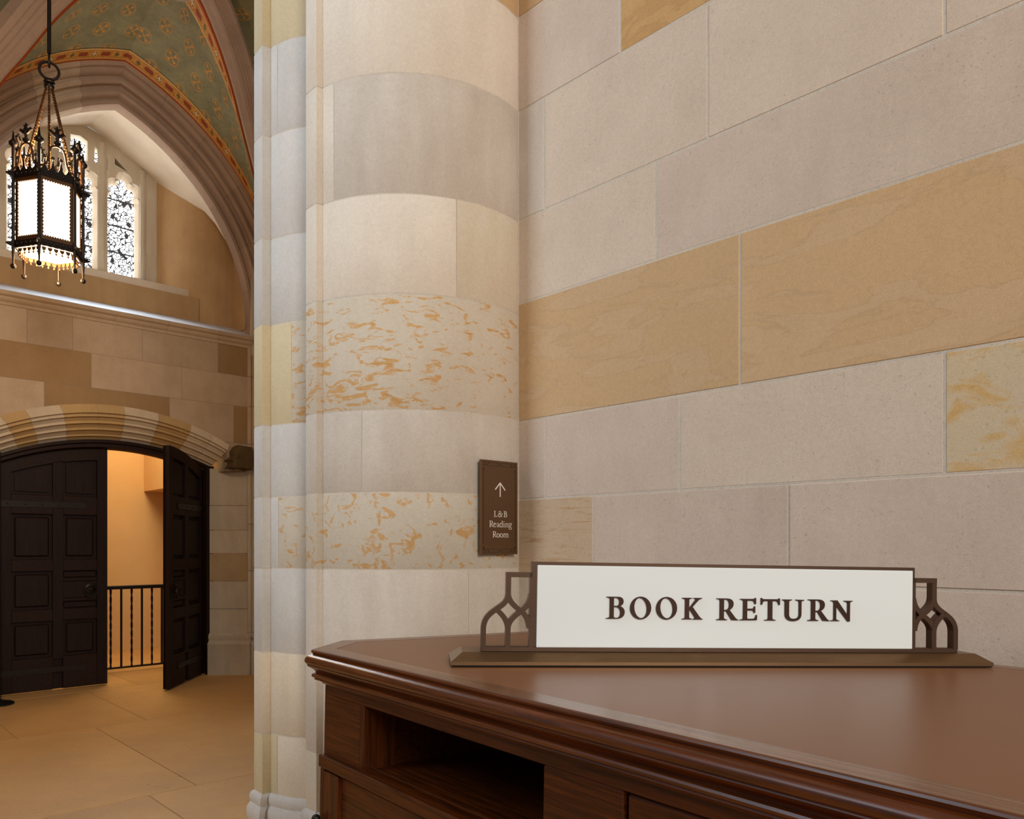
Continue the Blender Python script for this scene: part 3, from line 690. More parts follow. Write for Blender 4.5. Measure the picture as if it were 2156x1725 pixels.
for t in (.114, -.34):     # mullion rolls
    m = MB(); m.loft([[DW(t+d, b, z) for d, b in ((-.05, .91), (-.03, .895), (-.02, .88), (0, .872), (.02, .88), (.03, .895), (.05, .91))] for z in (4.17, 5.58)]); m.build('mullion', M['farg'], window_1, smooth=True)
m = MB(); m.loft([[DW(.50+d, b, z) for d, b in ((-.03, .91), (-.015, .88), (.01, .87), (.035, .88), (.05, .91))] for z in (4.17, 5.42)]); m.build('mullion', M['farg'], window_1, smooth=True)
m = MB(); m.loft([[DW(t, b, z) for t in (-.86, .60)] for b, z in ((.905, 4.245), (.86, 4.235), (.85, 4.20), (.88, 4.17))]); m.build('sill', M['farg'], window_1)
_w = DW(-.1, .86, 4.75); _wl = area('window_daylight', tuple(_w), tuple(DW(-.1, -1.0, 2.7)), 1.1, 21, (.66, .82, 1.0), 1.0); _wl.data.spread = 1.3
_wl = area('window_daylight_up', tuple(DW(-.1, .86, 4.5)), tuple(DW(-.05, -.6, 5.6)), 1.0, 5, (.98, .96, .94), .8); _wl.data.spread = 1.4

# ------------------------------------------------------------------ vault
ceiling = empty('ceiling', 'painted green ribbed vault with gold medallions over the doorway bay', 'ceiling', 'structure')
RV = [(0, 3.7), (.06, 4.25), (.15, 4.68), (.3, 5.10), (.4, 5.34), (.5, 5.59), (.6, 5.79), (.7, 5.93), (.825, 6.05), (1, 6.12)]
def interp(T, v):
    for i in range(len(T)-1):
        if v <= T[i+1][0] or i == len(T)-2:
            a, b = T[i], T[i+1]; p = T[i-1] if i > 0 else (2*a[0]-b[0], 2*a[1]-b[1]); n = T[i+2] if i+2 < len(T) else (2*b[0]-a[0], 2*b[1]-a[1])
            k = (v-a[0])/(b[0]-a[0]); ma = (b[1]-p[1])/(b[0]-p[0])*(b[0]-a[0]); mb = (n[1]-a[1])/(n[0]-a[0])*(b[0]-a[0])
            return (2*k**3-3*k*k+1)*a[1]+(k**3-2*k*k+k)*ma+(-2*k**3+3*k*k)*b[1]+(k**3-k*k)*mb
def rib_pt(v, side): return DW(side*1.5*(1-v), -.2-1.3*v, interp(RV, v))
def arch_out(v, side):        # extrados of wall arch, frac 0..1
    return wa(.32, v, -.185, side)
def side_arch(v, side):       # arch at the side of the bay
    a, c, R = 1.3, .6, 1.9
    th = math.acos(.6/1.9)*v; d = -.6+1.9*math.cos(th)          # 1.3 -> 0
    return DW(side*2.0, -1.5+d*1.0, 4.1+1.9*math.sin(th)*1.12)
def web(name, A, B, ends=(0, 1), nb=28, na=10, uoff=0.0):
    """ruled cell between curve A(v) and rib B(v); painted border strips along both"""
    me_v, me_f, uvs = [], [], []
    VS = [i/nb for i in range(nb+1)]; s = 0; prev = None; rowsL = []
    for v in VS:
        a, b = A(v), B(v)
        if prev is not None: s += (a-prev).length
        prev = a; L = (b-a).length
        for j in range(na+1):
            w = j/na; p = a.lerp(b, w); p.z += .05*math.sin(math.pi*w)*min(1, L)
            me_v.append(tuple(p)); uvs.append((s+uoff, w*L))
    for i in range(nb):
        for j in range(na):
            q = i*(na+1)+j; me_f.append((q, q+1, q+na+2, q+na+1))
    def mk(nm, vs, fs, uv, mat):
        me = bpy.data.meshes.new(nm); me.from_pydata(vs, [], fs); lay = me.uv_layers.new(name='UVMap')
        for pl in me.polygons:
            pl.use_smooth = True
            for li in pl.loop_indices: lay.data[li].uv = uv[me.loops[li].vertex_index]
        me.materials.append(mat); o = bpy.data.objects.new(nm, me); COL.objects.link(o); o.parent = ceiling; return o
    mk('vault_web', me_v, me_f, uvs, M['web'])
    for end in ends:
        vs, fs, uv = [], [], []; s = 0; prev = None; BWD = .145 if end == 0 else .20
        N2 = nb*2
        for i in range(N2+1):
            v = i/N2; a, b = A(v), B(v); L = max((b-a).length, .05); e = a if end == 0 else b
            if prev is not None: s += (e-prev).length
            prev = e
            for j in range(4):
                x = j/3; w = min(BWD*x/L, .5); w = w if end == 0 else 1-w
                p = a.lerp(b, w); p.z += .05*math.sin(math.pi*w)*min(1, L) - .006
                vs.append(tuple(p)); uv.append((s, x))
        for i in range(N2):
            for j in range(3): q = i*4+j; fs.append((q, q+1, q+5, q+4))
        mk('painted_border', vs, fs, uv, M['border'])
for side in (1, -1):
    web('cell', lambda v, s=side: arch_out(v, s), lambda v, s=side: rib_pt(v, s), (0, 1) if side > 0 else (0,))
    web('cell', lambda v, s=side: side_arch(v, s), lambda v, s=side: rib_pt(v, s))
for side in (1, -1):
    pts = [rib_pt(i/48, side) for i in range(49)]
    lat = (G_*-1.3 + E_*(-side*1.5)).normalized().cross(UPZ) * 1.0
    if lat.dot(E_)*side < 0: lat = -lat
    # edge seen from the hall lies on the curve: right rib on its inner side, left rib on its inner side
    pr = [(-.15, -.06), (-.15, .02), (-.13, .032), (-.118, .05), (-.10, .052), (-.088, .078), (-.07, .08), (-.06, .104), (-.04, .108), (-.034, .128), (0, .14), (.034, .128), (.04, .108), (.06, .104), (.07, .08), (.088, .078), (.10, .052), (.118, .05), (.13, .032), (.15, .02), (.15, -.06)]
    pr = [(a*(.78 if side > 0 else 1), b*(.62 if side > 0 else 1)) for a, b in pr]
    fr_ = []
    off = .14 if side > 0 else .21
    for i in range(49):
        d = (pts[min(i+1, 48)]-pts[max(i-1, 0)]).normalized(); nn = d.cross(lat).normalized()
        if nn.z > 0: nn = -nn
        fr_.append((pts[i]+lat*off, lat, nn))
    m = MB(); m.loft([[P+l*a*.985+n*(b-.0025) for a, b in pr] for P, l, n in fr_]); m.build('joint_bed', M['mortar_far'], ceiling, smooth=True)
    cuts = [0, 7, 14, 21, 28, 35, 42, 48]
    for c in range(7):
        m = MB(); rows = []
        for i in range(cuts[c], cuts[c+1]+1):
            P, l, n = fr_[i]; rows.append([P+l*a+n*b for a, b in pr])
        e0 = (rows[1][10]-rows[0][10]).normalized()*.0015; rows[0] = [p+e0 for p in rows[0]]
        m.loft(rows); m.build('rib_stone', M['farv'], ceiling, smooth=True)
m = MB(); b0 = rib_pt(1, 1); m.lathe((b0.x, b0.y, b0.z-.26), [(.02, 0), (.12, .02), (.17, .07), (.18, .16), (.16, .3)], 20); m.build('boss', M['farv'], ceiling, smooth=True)
m = MB(); m.box(DW, -3.5, -3.3, -4.0, .2, 0, 6.7); tag(m.build('wall_light_block', M['far']), 'unseen wall added left of the doorway bay to block ambient light', 'wall', 'structure')  # added out of view to keep ambient light out of the bay
m = MB(); m.box(DW, -3.5, 2.2, -4.4, .2, 6.55, 6.7); tag(m.build('ceiling_light_block', M['farv']), 'unseen slab added above the ribbed vault to block ambient light', 'ceiling', 'structure')  # unseen slab, added to dim the world light reaching the doorway
# side wall of the bay, behind the pier
m = MB(); m.box(DW, 2.02, 2.2, -2.9, .2, 0, 6.5); tag(m.build('wall_bay_side', M['far']), 'plain stone side wall of the doorway bay behind the pier', 'wall', 'structure')

# ------------------------------------------------------------------ lantern
LC = Vector((-3.13, 5.30, 0)); LRt = Vector((.861, .508, 0)); LTo = Vector((.508, -.861, 0)); LR = .198
def LN(a, r, z):
    a = math.radians(a); return LC + LRt*(r*math.cos(a)) + LTo*(r*math.sin(a)) + UPZ*z
LAN = [105.5-60*i for i in range(6)]
lantern = empty('hanging_lantern', 'lit hexagonal wrought iron lantern with crown of finials hanging from the vault', 'lantern')
lantern_parts = lantern
ZB, ZT = 3.392, 3.782
for i in range(6):
    a, b = LAN[i], LAN[(i+1) % 6]
    A0, B0 = LN(a, LR-.006, 0), LN(b, LR-.006, 0)
    side = lambda x, z, k, A0=A0, B0=B0: A0.lerp(B0, x) + UPZ*z + (LN((a+b)/2 if abs(a-b) < 200 else (a+b)/2, 1, 0)-LC).normalized()*k
    dirn = (LN(a-30, 1, 0)-LC).normalized()
    SD = lambda x, z, k, A0=A0, B0=B0, dn=dirn: A0.lerp(B0, x) + UPZ*z + dn*k
    m = MB(); m.prism([[(.04, ZB-.01), (.96, ZB-.01), (.96, ZT+.01), (.04, ZT+.01)]], SD, -.006, -.002); m.build('glass_panel', M['lampglass'], lantern, label='glowing cream glass panel')
    # serrated inner frame
    hole = []; n = 11; e = .022/LR; x0, x1, z0, z1 = .075, .925, ZB+.012, ZT-.008
    for j in range(n*2): hole.append((x0+(x1-x0)*j/(n*2), z0+(0 if j % 2 else .010)))
    for j in range(16*2): hole.append((x1+(0 if j % 2 else -.035), z0+(z1-z0)*j/(32)))
    for j in range(n*2): hole.append((x1-(x1-x0)*j/(n*2), z1-(0 if j % 2 else .010)))
    for j in range(16*2): hole.append((x0+(0 if j % 2 else .035), z1-(z1-z0)*j/32))
    m = MB(); m.prism([[(0, ZB-.03), (1, ZB-.03), (1, ZT+.03), (0, ZT+.03)], hole], SD, .0, .006); m.build('panel_frame', M['ironl'], lantern)
    # bands with rivets, cresting
    for zz in (ZB-.035, ZT+.035):
        m = MB(); m.prism([[(-.02, zz-.022), (1.02, zz-.022), (1.02, zz+.022), (-.02, zz+.022)]], SD, .004, .014)
        for j in range(5): m.ball(SD(.12+.19*j, zz, .016), .008, 6)
        m.build('band', M['iron'], lantern)
    m = MB()
    for j in range(4):
        x = .125+.25*j; m.prism([[(x-.11, ZT+.055), (x-.05, ZT+.075), (x-.02, ZT+.115), (x, ZT+.135), (x+.02, ZT+.115), (x+.05, ZT+.075), (x+.11, ZT+.055)]], SD, .004, .012); m.ball(SD(x, ZT+.142, .008), .012, 6)
    m.build('cresting', M['iron'], lantern)
    m = MB()
    for j in range(5):
        x = .1+.2*j; m.prism([[(x-.085, ZB-.057), (x-.06, ZB-.075), (x, ZB-.085), (x+.06, ZB-.075), (x+.085, ZB-.057)]], lambda x, z, k, SD=SD: SD(.5+(x-.5)*.93, z, k-.012), .0, .006); m.ball(SD(.5+(x-.5)*.93, ZB-.092, -.008), .008, 6)
    m.build('bottom_fringe', M['ironl'], lantern)
    # corner post, pinnacle, pendant
    m = MB(); m.tube([LN(a, LR+.012, ZB-.06), LN(a, LR+.012, ZT+.22)], [.011, .010], 8)
    m.lathe(LN(a, LR+.012, ZT+.215), [(.012, 0), (.026, .012), (.028, .026), (.018, .038), (.009, .05), (.004, .10)], 10); m.build('corner_post', M['iron'], lantern, smooth=True)
    m = MB(); m.tube([LN(a, LR+.012, ZB-.05), LN(a, LR+.012, ZB-.17)], [.012, .005], 8); m.ball(LN(a, LR+.012, ZB-.18), .018, 8); m.build('pendant', M['iron'], lantern, smooth=True)
    for zz in (ZB-.035, ZT+.035):
        m = MB(); m.tube([LN(a, LR+.012, zz), LN(a, LR+.03, zz), LN(a, LR+.055, zz)], [.014, .016, .005], 6); m.build('corner_boss', M['iron'], lantern, smooth=True)
    # ogee between the posts with fleur finial
    m = MB(); mid = LN(a-30, LR*.866+.012, 0)
    for s in (0, 1):
        P0 = LN(a if s == 0 else b, LR+.012, ZT+.07)
        pts = []
        for j in range(13):
            k = j/12; x = k; z = .07+.155*(k-.13*math.sin(2*math.pi*k)) + (0.0)
            pts.append(Vector((P0.x+(mid.x-P0.x)*(x+.10*math.sin(2*math.pi*k)), P0.y+(mid.y-P0.y)*(x+.10*math.sin(2*math.pi*k)), ZT+z)))
        m.tube(pts, .0075, 6)
    m.build('ogee_arch', M['ironl'], lantern, smooth=True)
    m = MB(); c = Vector((mid.x, mid.y, ZT+.225)); m.lathe(c, [(.006, 0), (.02, .012), (.022, .022), (.008, .035), (.012, .06), (.02, .075), (.014, .09), (.004, .13)], 8)
    tdir = (LN(b, 1, 0)-LN(a, 1, 0)).normalized()
    for s in (-1, 1):
        m.tube([c+UPZ*.06, c+UPZ*.075+tdir*s*.022, c+UPZ*.09+tdir*s*.04, c+UPZ*.078+tdir*s*.048], [.01, .012, .010, .005], 6)
        m.tube([c+UPZ*.10, c+UPZ*.118+tdir*s*.018], [.009, .005], 6)
    m.build('fleur_finial', M['iron'], lantern, smooth=True)
    # twisted suspension rod
    m = MB(); Pa, Pb = LN(a-15, LR*.86, ZT+.04), LC+UPZ*4.465+(LN(a-15, .02, 0)-LC); n = 60
    m.loft([[Pa.lerp(Pb, j/n) + (LRt*math.cos(k*math.pi/2+j*.9)+LTo*math.sin(k*math.pi/2+j*.9))*(.0085) for k in range(4)] for j in range(n+1)], True, True); m.build('twisted_rod', M['ironl'], lantern)
m = MB(); m.prism([[(LR*.93*math.cos(math.radians(x)), LR*.93*math.sin(math.radians(x))) for x in LAN]], lambda x, y, k: LC+LRt*x+LTo*y+UPZ*k, ZB-.052, ZB-.046); m.build('bottom_glass', M['lampglass'], lantern, label='glowing bottom glass')
m = MB(); m.lathe(LC+UPZ*4.455, [(.012, 0), (.03, .012), (.032, .03), (.02, .04), (.036, .05), (.03, .065), (.012, .075)], 12); m.build('collar', M['iron'], lantern, smooth=True)
m = MB(); m.tube([LC+UPZ*4.585+(LRt*math.cos(a*math.pi/12)+UPZ*math.sin(a*math.pi/12))*.058 for a in range(24)], .009, 8, True); m.build('hanging_ring', M['iron'], lantern, smooth=True)
m = MB(); m.tube([LC+UPZ*4.66+(LTo*math.cos(a*math.pi/8)*.018+UPZ*math.sin(a*math.pi/8)*.05) for a in range(16)], .007, 8, True); m.build('chain_link', M['iron'], lantern, smooth=True)
m = MB(); m.tube([LC+UPZ*4.70, LC+UPZ*5.2, LC+UPZ*5.74], .0125, 8); m.build('suspension_cable', M['iron'], lantern, smooth=True)
point('lantern_bulb', tuple(LC+UPZ*3.22), 38, (1.0, .70, .40), .12)
point('lantern_bulb_up', tuple(LC+UPZ*3.95), 22, (1.0, .70, .40), .10)

# ------------------------------------------------------------------ stanchion at the frame's edge
st = empty('rope_stanchion', 'black round stanchion foot on the floor beside the shut door leaf', 'stanchion')
sc_ = Vector((-4.443, 6.75, 0)); m = MB(); m.lathe(sc_, [(.135, 0), (.135, .012), (.12, .02), (.06, .03), (.03, .05)], 28); m.build('base', M['black'], st, smooth=True)
m = MB(); m.lathe(sc_, [(.022, .04), (.022, .92), (.035, .93), (.035, .96), (.02, .98)], 14); m.build('post', M['black'], st, smooth=True)

# ------------------------------------------------------------------ desk
desk = empty('reception_desk', 'tall mahogany service desk with brown top, moulded edge and open niche', 'desk')
PE = 2.7
path = [(PE, 0), (0, 0), (-.135, .142), (-.055, 1.167)]
def inset(d): return offset(path, -d)
prof = [(-.05, -.001), (0, 0), (.0035, -.0015), (.005, -.0045), (.004, -.008), (.0015, -.0105), (.004, -.0125), (.010, -.0145), (.0155, -.0185), (.0182, -.0235), (.0182, -.0285), (.0155, -.033), (.012, -.0355), (.0135, -.0375), (.0105, -.041), (.005, -.044), (0, -.047), (-.005, -.052), (-.006, -.0555), (-.050, -.0555)]
def sweep(prof):
    m = MB(); m.loft([[DK(x, y, h) for x, y in offset(path, o)] for o, h in prof]); return m
def mould(name, prof):
    for i in range(3):
        m = MB(); m.loft([[DK(*offset(path, o)[j], h) for j in (i, i+1)] for o, h in prof]); m.build(name, M['woodm'], desk, smooth=True)
mould('edge_moulding', prof)
mould('apron_moulding', [(-.05, -.0555), (-.004, -.0555), (.001, -.0575), (.003, -.061), (.002, -.065), (-.002, -.067), (-.004, -.0685), (-.003, -.0715), (-.010, -.0735), (-.018, -.0775), (-.022, -.082), (-.05, -.082)])
BW = .049; ip = inset(BW); op = path
segs = [([op[0], op[1], ip[1], ip[0]], 'woodtop'), ([op[1], op[2], ip[2], ip[1]], 'woodtop'), ([op[2], op[3], (ip[3][0], 1.167-BW), ip[2]], 'woodtop'), ([op[3], (PE, 1.167), (PE, 1.167-BW), (ip[3][0], 1.167-BW)], 'woodtop')]
for q, c in segs:
    m = MB(); m.prism([q], DK, -.02, 0); m.build('top_border', M[c], desk)
m = MB(); m.prism([[(PE, BW+.0012), (ip[1][0]+.0012, BW+.0012), (ip[2][0]+.0013, ip[2][1]), (ip[3][0]+.0012, 1.167-BW-.0012), (PE, 1.167-BW-.0012)]], DK, -.02, -.0004); m.build('top_inlay', M['inlay'], desk, label='brown matt inset top')
Q0 = .027; HB = -1.13
def dbox(name, p0, p1, q0, q1, h0, h1, mat='wood', ch=.002, parent=None):
    m = MB(); m.box(DK, p0, p1, q0, q1, h0, h1, ch); return m.build(name, M[mat], parent or desk)
ib = inset(Q0)
dbox('frieze_rail', ib[1][0], PE, Q0, Q0+.03, -.106, -.078)
dbox('stile', ib[1][0], .182, Q0, Q0+.03, -.25, -.106, 'wood')
dbox('stile', .795, .967, Q0, Q0+.03, -.25, -.106, 'wood')
dbox('frieze_panel', .971, 1.75, Q0+.004, Q0+.02, -.25, -.109, 'wood', .004)
dbox('stile', 1.754, 1.93, Q0, Q0+.03, -.25, -.106, 'wood')
dbox('frieze_panel', 1.934, PE, Q0+.004, Q0+.02, -.25, -.109, 'wood', .004)
dbox('niche_post', .182, .20, Q0+.001, Q0+.085, -.25, -.10, 'woodv')
dbox('niche_side', .17, .190, Q0+.085, .62, -.25, -.08, 'wood')
dbox('niche_side', .795, .812, Q0+.03, .62, -.25, -.08, 'wood')
dbox('niche_back', .17, .81, .60, .62, -.25, -.08, 'wood')
dbox('niche_ceiling', .17, .81, Q0+.03, .62, -.10, -.085, 'wood')
dbox('niche_floor', .17, .81, Q0+.031, .62, -.27, -.2475, 'wood')
dbox('ledge', .012, PE, .012, Q0+.03, -.276, -.246, 'wood', .003)
def side_panel(i, h0, h1, ins, name):
    P = inset(ins); R = inset(ins+.03); m = MB(); m.prism([[P[i], P[i+1], R[i+1], R[i]]], DK, h0, h1); m.build(name, M['woodv'], desk)
side_panel(1, HB, -.078, Q0, 'corner_panel'); side_panel(2, HB, -.078, Q0, 'end_panel')
dbox('back_panel', -.03, PE, 1.12, 1.14, HB, -.078)
dbox('stile', ib[1][0]+.004, .034, .016, .05, HB, -.276, 'woodv')
dr = empty('cabinet_door'); dr.parent = desk
dbox('door_stile', .036, .105, .0145, .040, HB+.08, -.281, 'woodv', .003, dr)
dbox('door_panel', .105, .72, .026, .038, HB+.15, -.281, 'wood', .003, dr); dbox('door_rail', .105, .72, .015, .04, HB+.08, HB+.16, 'wood', .003, dr)
dbox('door_stile', .72, .79, .0145, .040, HB+.08, -.281, 'woodv', .003, dr)
dbox('stile', .793, .95, .016, .05, HB, -.276, 'woodv')
dbox('lower_panel', .95, PE, .026, .05, HB+.08, -.276, 'wood')
dbox('plinth', .0, PE, .02, .06, HB, HB+.08)
m = MB(); m.ball(DK(.028, .002, -.392), .0105, 10); m.tube([DK(.028, .004, -.40), DK(.028, .004, -.47)], .0075, 10); m.lathe(DK(.028, .004, -.404), [(.01, -.002), (.011, 0), (.01, .003)], 10); m.ball(DK(.028, .004, -.478), .009, 8); m.build('hinge', M['iron'], dr, smooth=True, label='dark hinge with ball finial')

# ------------------------------------------------------------------ lettering
def parse(d, n=7):
    tok = d.replace(',', ' ').split(); loops = []; cur = []; i = 0; cmd = None
    toks = []
    for t in tok:
        if t[0].isalpha():
            toks.append(t[0])
            if len(t) > 1: toks.append(float(t[1:]))
        else: toks.append(float(t))
    while i < len(toks):
        if isinstance(toks[i], str): cmd = toks[i]; i += 1
        if cmd == 'Z':
            if cur: loops.append(cur); cur = []
            continue
        if cmd in 'ML':
            cur.append((toks[i], toks[i+1])); i += 2
        elif cmd == 'C':
            p0 = cur[-1]; p = [(toks[i+2*k], toks[i+2*k+1]) for k in range(3)]; i += 6
            for k in range(1, n+1):
                s = k/n; cur.append(tuple((1-s)**3*p0[a]+3*(1-s)**2*s*p[0][a]+3*(1-s)*s*s*p[1][a]+s**3*p[2][a] for a in (0, 1)))
    if cur: loops.append(cur)
    out = []
    for l in loops:
        r = []
        for q in l:
            if not r or math.hypot(q[0]-r[-1][0], q[1]-r[-1][1]) > .05: r.append(q)
        if math.hypot(r[0][0]-r[-1][0], r[0][1]-r[-1][1]) < .05: r.pop()
        out.append(r)
    return out
def ell(cx, cy, rx, ry, tilt=0, n=40):
    t = math.radians(tilt); return [(cx+rx*math.cos(a)*math.cos(t)-ry*math.sin(a)*math.sin(t), cy+rx*math.cos(a)*math.sin(t)+ry*math.sin(a)*math.cos(t)) for a in [2*math.pi*i/n for i in range(n)]]
GL = {
 'B': parse("M245 520 L245 512 C285 508 303 500 303 480 L303 225 C303 205 285 198 252 196 L252 187 L430 187 C490 187 513 220 513 257 C513 295 490 318 463 330 C510 345 532 380 532 420 C532 480 490 520 410 520 Z M364 202 L364 325 L405 325 C440 325 450 295 450 262 C450 225 430 202 390 202 Z M364 342 L364 480 C364 500 380 508 405 508 C450 508 466 470 466 425 C466 375 440 342 390 342 Z"),
 'K': parse("M1402 537 L1402 528 C1435 526 1450 518 1450 500 L1450 245 C1450 226 1435 219 1402 217 L1402 208 L1560 208 L1560 217 C1530 219 1512 226 1512 245 L1512 365 L1600 250 C1622 228 1615 219 1582 217 L1582 208 L1717 208 L1717 217 C1690 222 1670 232 1650 255 L1567 347 L1665 480 C1690 515 1705 525 1727 530 L1727 538 L1572 538 L1572 530 C1605 527 1610 515 1597 495 L1517 378 L1512 378 L1512 500 C1512 518 1530 526 1558 528 L1558 537 Z"),
 'R': parse("M47 512 L47 503 C85 500 96 492 96 475 L96 238 C96 220 85 213 47 210 L47 203 L195 203 C260 203 288 235 288 280 C288 320 265 350 233 368 L310 470 C325 492 340 502 360 507 L360 514 L262 510 L186 384 L152 384 L152 475 C152 492 165 500 200 503 L200 512 Z M152 218 L152 367 L175 367 C215 365 228 330 228 290 C228 245 210 218 175 218 Z"),
 'E': parse("M375 516 L375 508 C412 505 425 498 425 480 L425 245 C425 228 412 222 380 219 L380 210 L560 210 C578 210 585 206 588 196 L606 196 L606 284 L588 284 C583 245 570 234 540 234 L480 234 L480 350 L545 350 C568 350 575 340 580 316 L595 316 L595 410 L580 410 C575 385 568 374 545 374 L480 374 L480 480 C480 495 488 495 505 495 L555 495 C590 495 602 475 606 440 L622 440 L620 514 Z"),
 'T': parse("M720 520 L720 513 C758 510 772 502 772 482 L772 240 L735 240 C700 240 690 260 686 295 L670 295 L668 198 L682 198 C686 212 695 215 715 215 L890 215 C910 215 915 212 918 203 L936 203 L936 297 L919 297 C914 262 905 240 870 240 L830 240 L830 482 C830 502 845 510 880 513 L880 520 Z"),
 'U': parse("M977 222 L1117 222 L1117 231 C1085 234 1073 242 1073 262 L1073 430 C1073 480 1095 500 1135 500 C1185 500 1215 480 1215 430 L1215 262 C1215 242 1200 234 1165 231 L1165 222 L1292 226 L1292 234 C1260 238 1249 246 1249 262 L1249 430 C1249 500 1205 533 1135 533 C1060 533 1016 500 1016 430 L1016 262 C1016 242 1005 234 977 231 Z"),
 'N': parse("M1660 533 L1660 526 C1695 522 1704 515 1704 495 L1704 270 C1704 252 1690 244 1660 242 L1660 235 L1755 235 L1902 450 L1902 280 C1902 258 1888 250 1850 246 L1850 238 L1975 238 L1975 246 C1948 250 1936 258 1936 280 L1936 540 L1905 538 L1738 312 L1738 495 C1738 515 1755 522 1788 526 L1788 533 Z"),
 'O': [ell(778, 359, 163, 173), ell(776, 359, 98, 154, -7)],
}
def glyph(polys, x0, yb, sx, sy, u0, v0, fn, k0, k1, mat, parent):
    m = MB()
    for loops in polys: m.prism([[(u0+(x-x0)*sx, v0+(yb-y)*sy) for x, y in l] for l in loops], fn, k0, k1)
    return m.build('letter', mat, parent)

# ------------------------------------------------------------------ book return sign
sign = empty('book_return_sign', 'bronze sign with white panel reading BOOK RETURN, pierced ends, on the desk', 'sign')
# base: felt, plinth with bevelled edges
bx0, bx1 = -.062, 1.125; 
def SB(u, w, h): return SG(u, h-.028, 0) - SN*w            # w back from the sign face, h above desk
fw, bw_ = -.026, .121
def ring(ins, h): return [SB(bx0+ins, fw+ins, h), SB(bx1-ins, fw+ins, h), SB(bx1-ins, bw_-ins, h), SB(bx0+ins, bw_-ins, h)]
m = MB(); m.loft([ring(.002, .0005), ring(.002, .0035)], True, True); m.build('felt_pad', M['felt'], sign)
m = MB(); m.loft([ring(0, .0035), ring(0, .0105), ring(.0245, .0278), ring(.026, .028)], True, True); m.build('base', M['bronzeb'], sign)
TH = .020
def sbox(name, u0, u1, v0, v1, k0, k1, mat, ch=.0012):
    m = MB(); m.box(SG, u0, u1, v0, v1, k0, k1, ch); return m.build(name, M[mat], sign)
FL, FR, FT = .104, .956, .1885
sbox('frame_rail', 0, 1.0590, 0, .0115, -TH, 0, 'bronze')
m = MB(); m.prism([[(FL, .0115), (FR, .0115), (FR, FT), (FL, FT)], [(.1185, .0135), (.949, .0105), (.9495, .1775), (.1170, .1805)]], SG, -TH, 0); m.build('panel_frame', M['bronze'], sign)
m = MB(); m.box(SG, .116, .951, .0095, .1815, -.008, .0016, .0012); m.build('panel', M['acryl'], sign, label='white glossy sign panel')
RIBN = [0]
def ribbon(m, pts, w, k0, k1):
    RIBN[0] += 1; k1 += .00012*(RIBN[0] % 9); k0 -= .00012*(RIBN[0] % 9)
    P = [Vector(p) for p in pts]; L, R = [], []
    for i, p in enumerate(P):
        d = P[min(i+1, len(P)-1)]-P[max(i-1, 0)]; d.normalize(); n = Vector((-d.y, d.x))*w/2; L.append(p+n); R.append(p-n)
    m.loft([[SG(l.x, l.y, k1) for l in L], [SG(r.x, r.y, k1) for r in R], [SG(r.x, r.y, k0) for r in R], [SG(l.x, l.y, k0) for l in L], [SG(l.x, l.y, k1) for l in L]])
    for e in (0, -1): m.add([SG(L[e].x, L[e].y, k1), SG(R[e].x, R[e].y, k1), SG(R[e].x, R[e].y, k0), SG(L[e].x, L[e].y, k0)], [(0, 1, 2, 3)])
def bez(p0, p1, p2, p3, n=12): return [tuple((1-s)**3*p0[a]+3*(1-s)**2*s*p1[a]+3*(1-s)*s*s*p2[a]+s**3*p3[a] for a in (0, 1)) for s in [i/n for i in range(n+1)]]
def tracery(mir, shift):
    X = lambda pts: [((1.059-x) if mir else x, y) for x, y in pts]
    m = MB(); W_ = .0105; k0, k1 = -TH, 0
    xo, xm, xi = .0053, .0565, .1015           # outer post, middle post, inner jamb
    zs, xp = .048, .0835                        # spring of small arches
    ribbon(m, X([(xo, .009), (xo, .05)]), W_, k0, k1); ribbon(m, X([(xm, .009), (xm, .05)]), W_, k0, k1)
    ribbon(m, X([(xi+.004, .009), (xi+.004, .165)]), W_*.9, k0, k1)
    # left lower arch: sides meet at (.031,.083)
    ribbon(m, X(bez((xo, .049), (xo+.001, .071), (.019, .079), (.031, .088)) ), W_, k0, k1)
    ribbon(m, X(bez((xm, .049), (xm-.001, .066), (.043, .078), (.0325, .087))), W_, k0, k1)
    # ogee shoulder up to the outer edge of the upper opening
    ribbon(m, X(bez((.029, .0865), (.040, .095), (.0555, .101), (.0560, .121))), W_, k0, k1)
    ribbon(m, X([(.0560, .119), (.0560, .1655)]), W_, k0, k1)
    # crossing arcs at (.0835,.0855)
    ribbon(m, X(bez((xm, .049), (xm+.001, .066), (.072, .076), (.0835, .0845))), W_, k0, k1)
    ribbon(m, X(bez((xi, .049), (xi-.001, .066), (.094, .077), (.0835, .0845))), W_, k0, k1)
    ribbon(m, X(bez((.0560, .121), (.057, .104), (.071, .094), (.0835, .0845))), W_, k0, k1)
    ribbon(m, X(bez((xi+.003, .121), (xi+.002, .104), (.094, .093), (.0835, .0845))), W_, k0, k1)
    ribbon(m, X([(.0508, .1605), (.106, .1605)]), .0105, k0, k1)
    m.build('pierced_end', M['bronze'], sign)
tracery(False, 0); tracery(True, 0)
S1 = .0462/333
for ch, x0, yb, src, uu in (('B', 245, 520, 0, .2625), ('O', 615, 525, 0, .3143), ('O', 615, 525, 0, .3707), ('K', 1402, 537, 0, .4272)):
    glyph([GL[ch]], x0, yb, .000139, S1, uu, .0712, SG, .0022, .0052, M['bronzel'], sign)
S2 = .0462/309
for ch, x0, yb, uu in (('R', 47, 512, .5028), ('E', 375, 516, .5545), ('T', 668, 520, .6015), ('U', 977, 526, .6495), ('R', 47, 512, .7075), ('N', 1660, 533, .7595)):
    glyph([GL[ch]], x0, yb, .000156+ (.000003 if uu > .6 else 0), S2, uu, .0702, SG, .0022, .0052, M['bronzel'], sign)

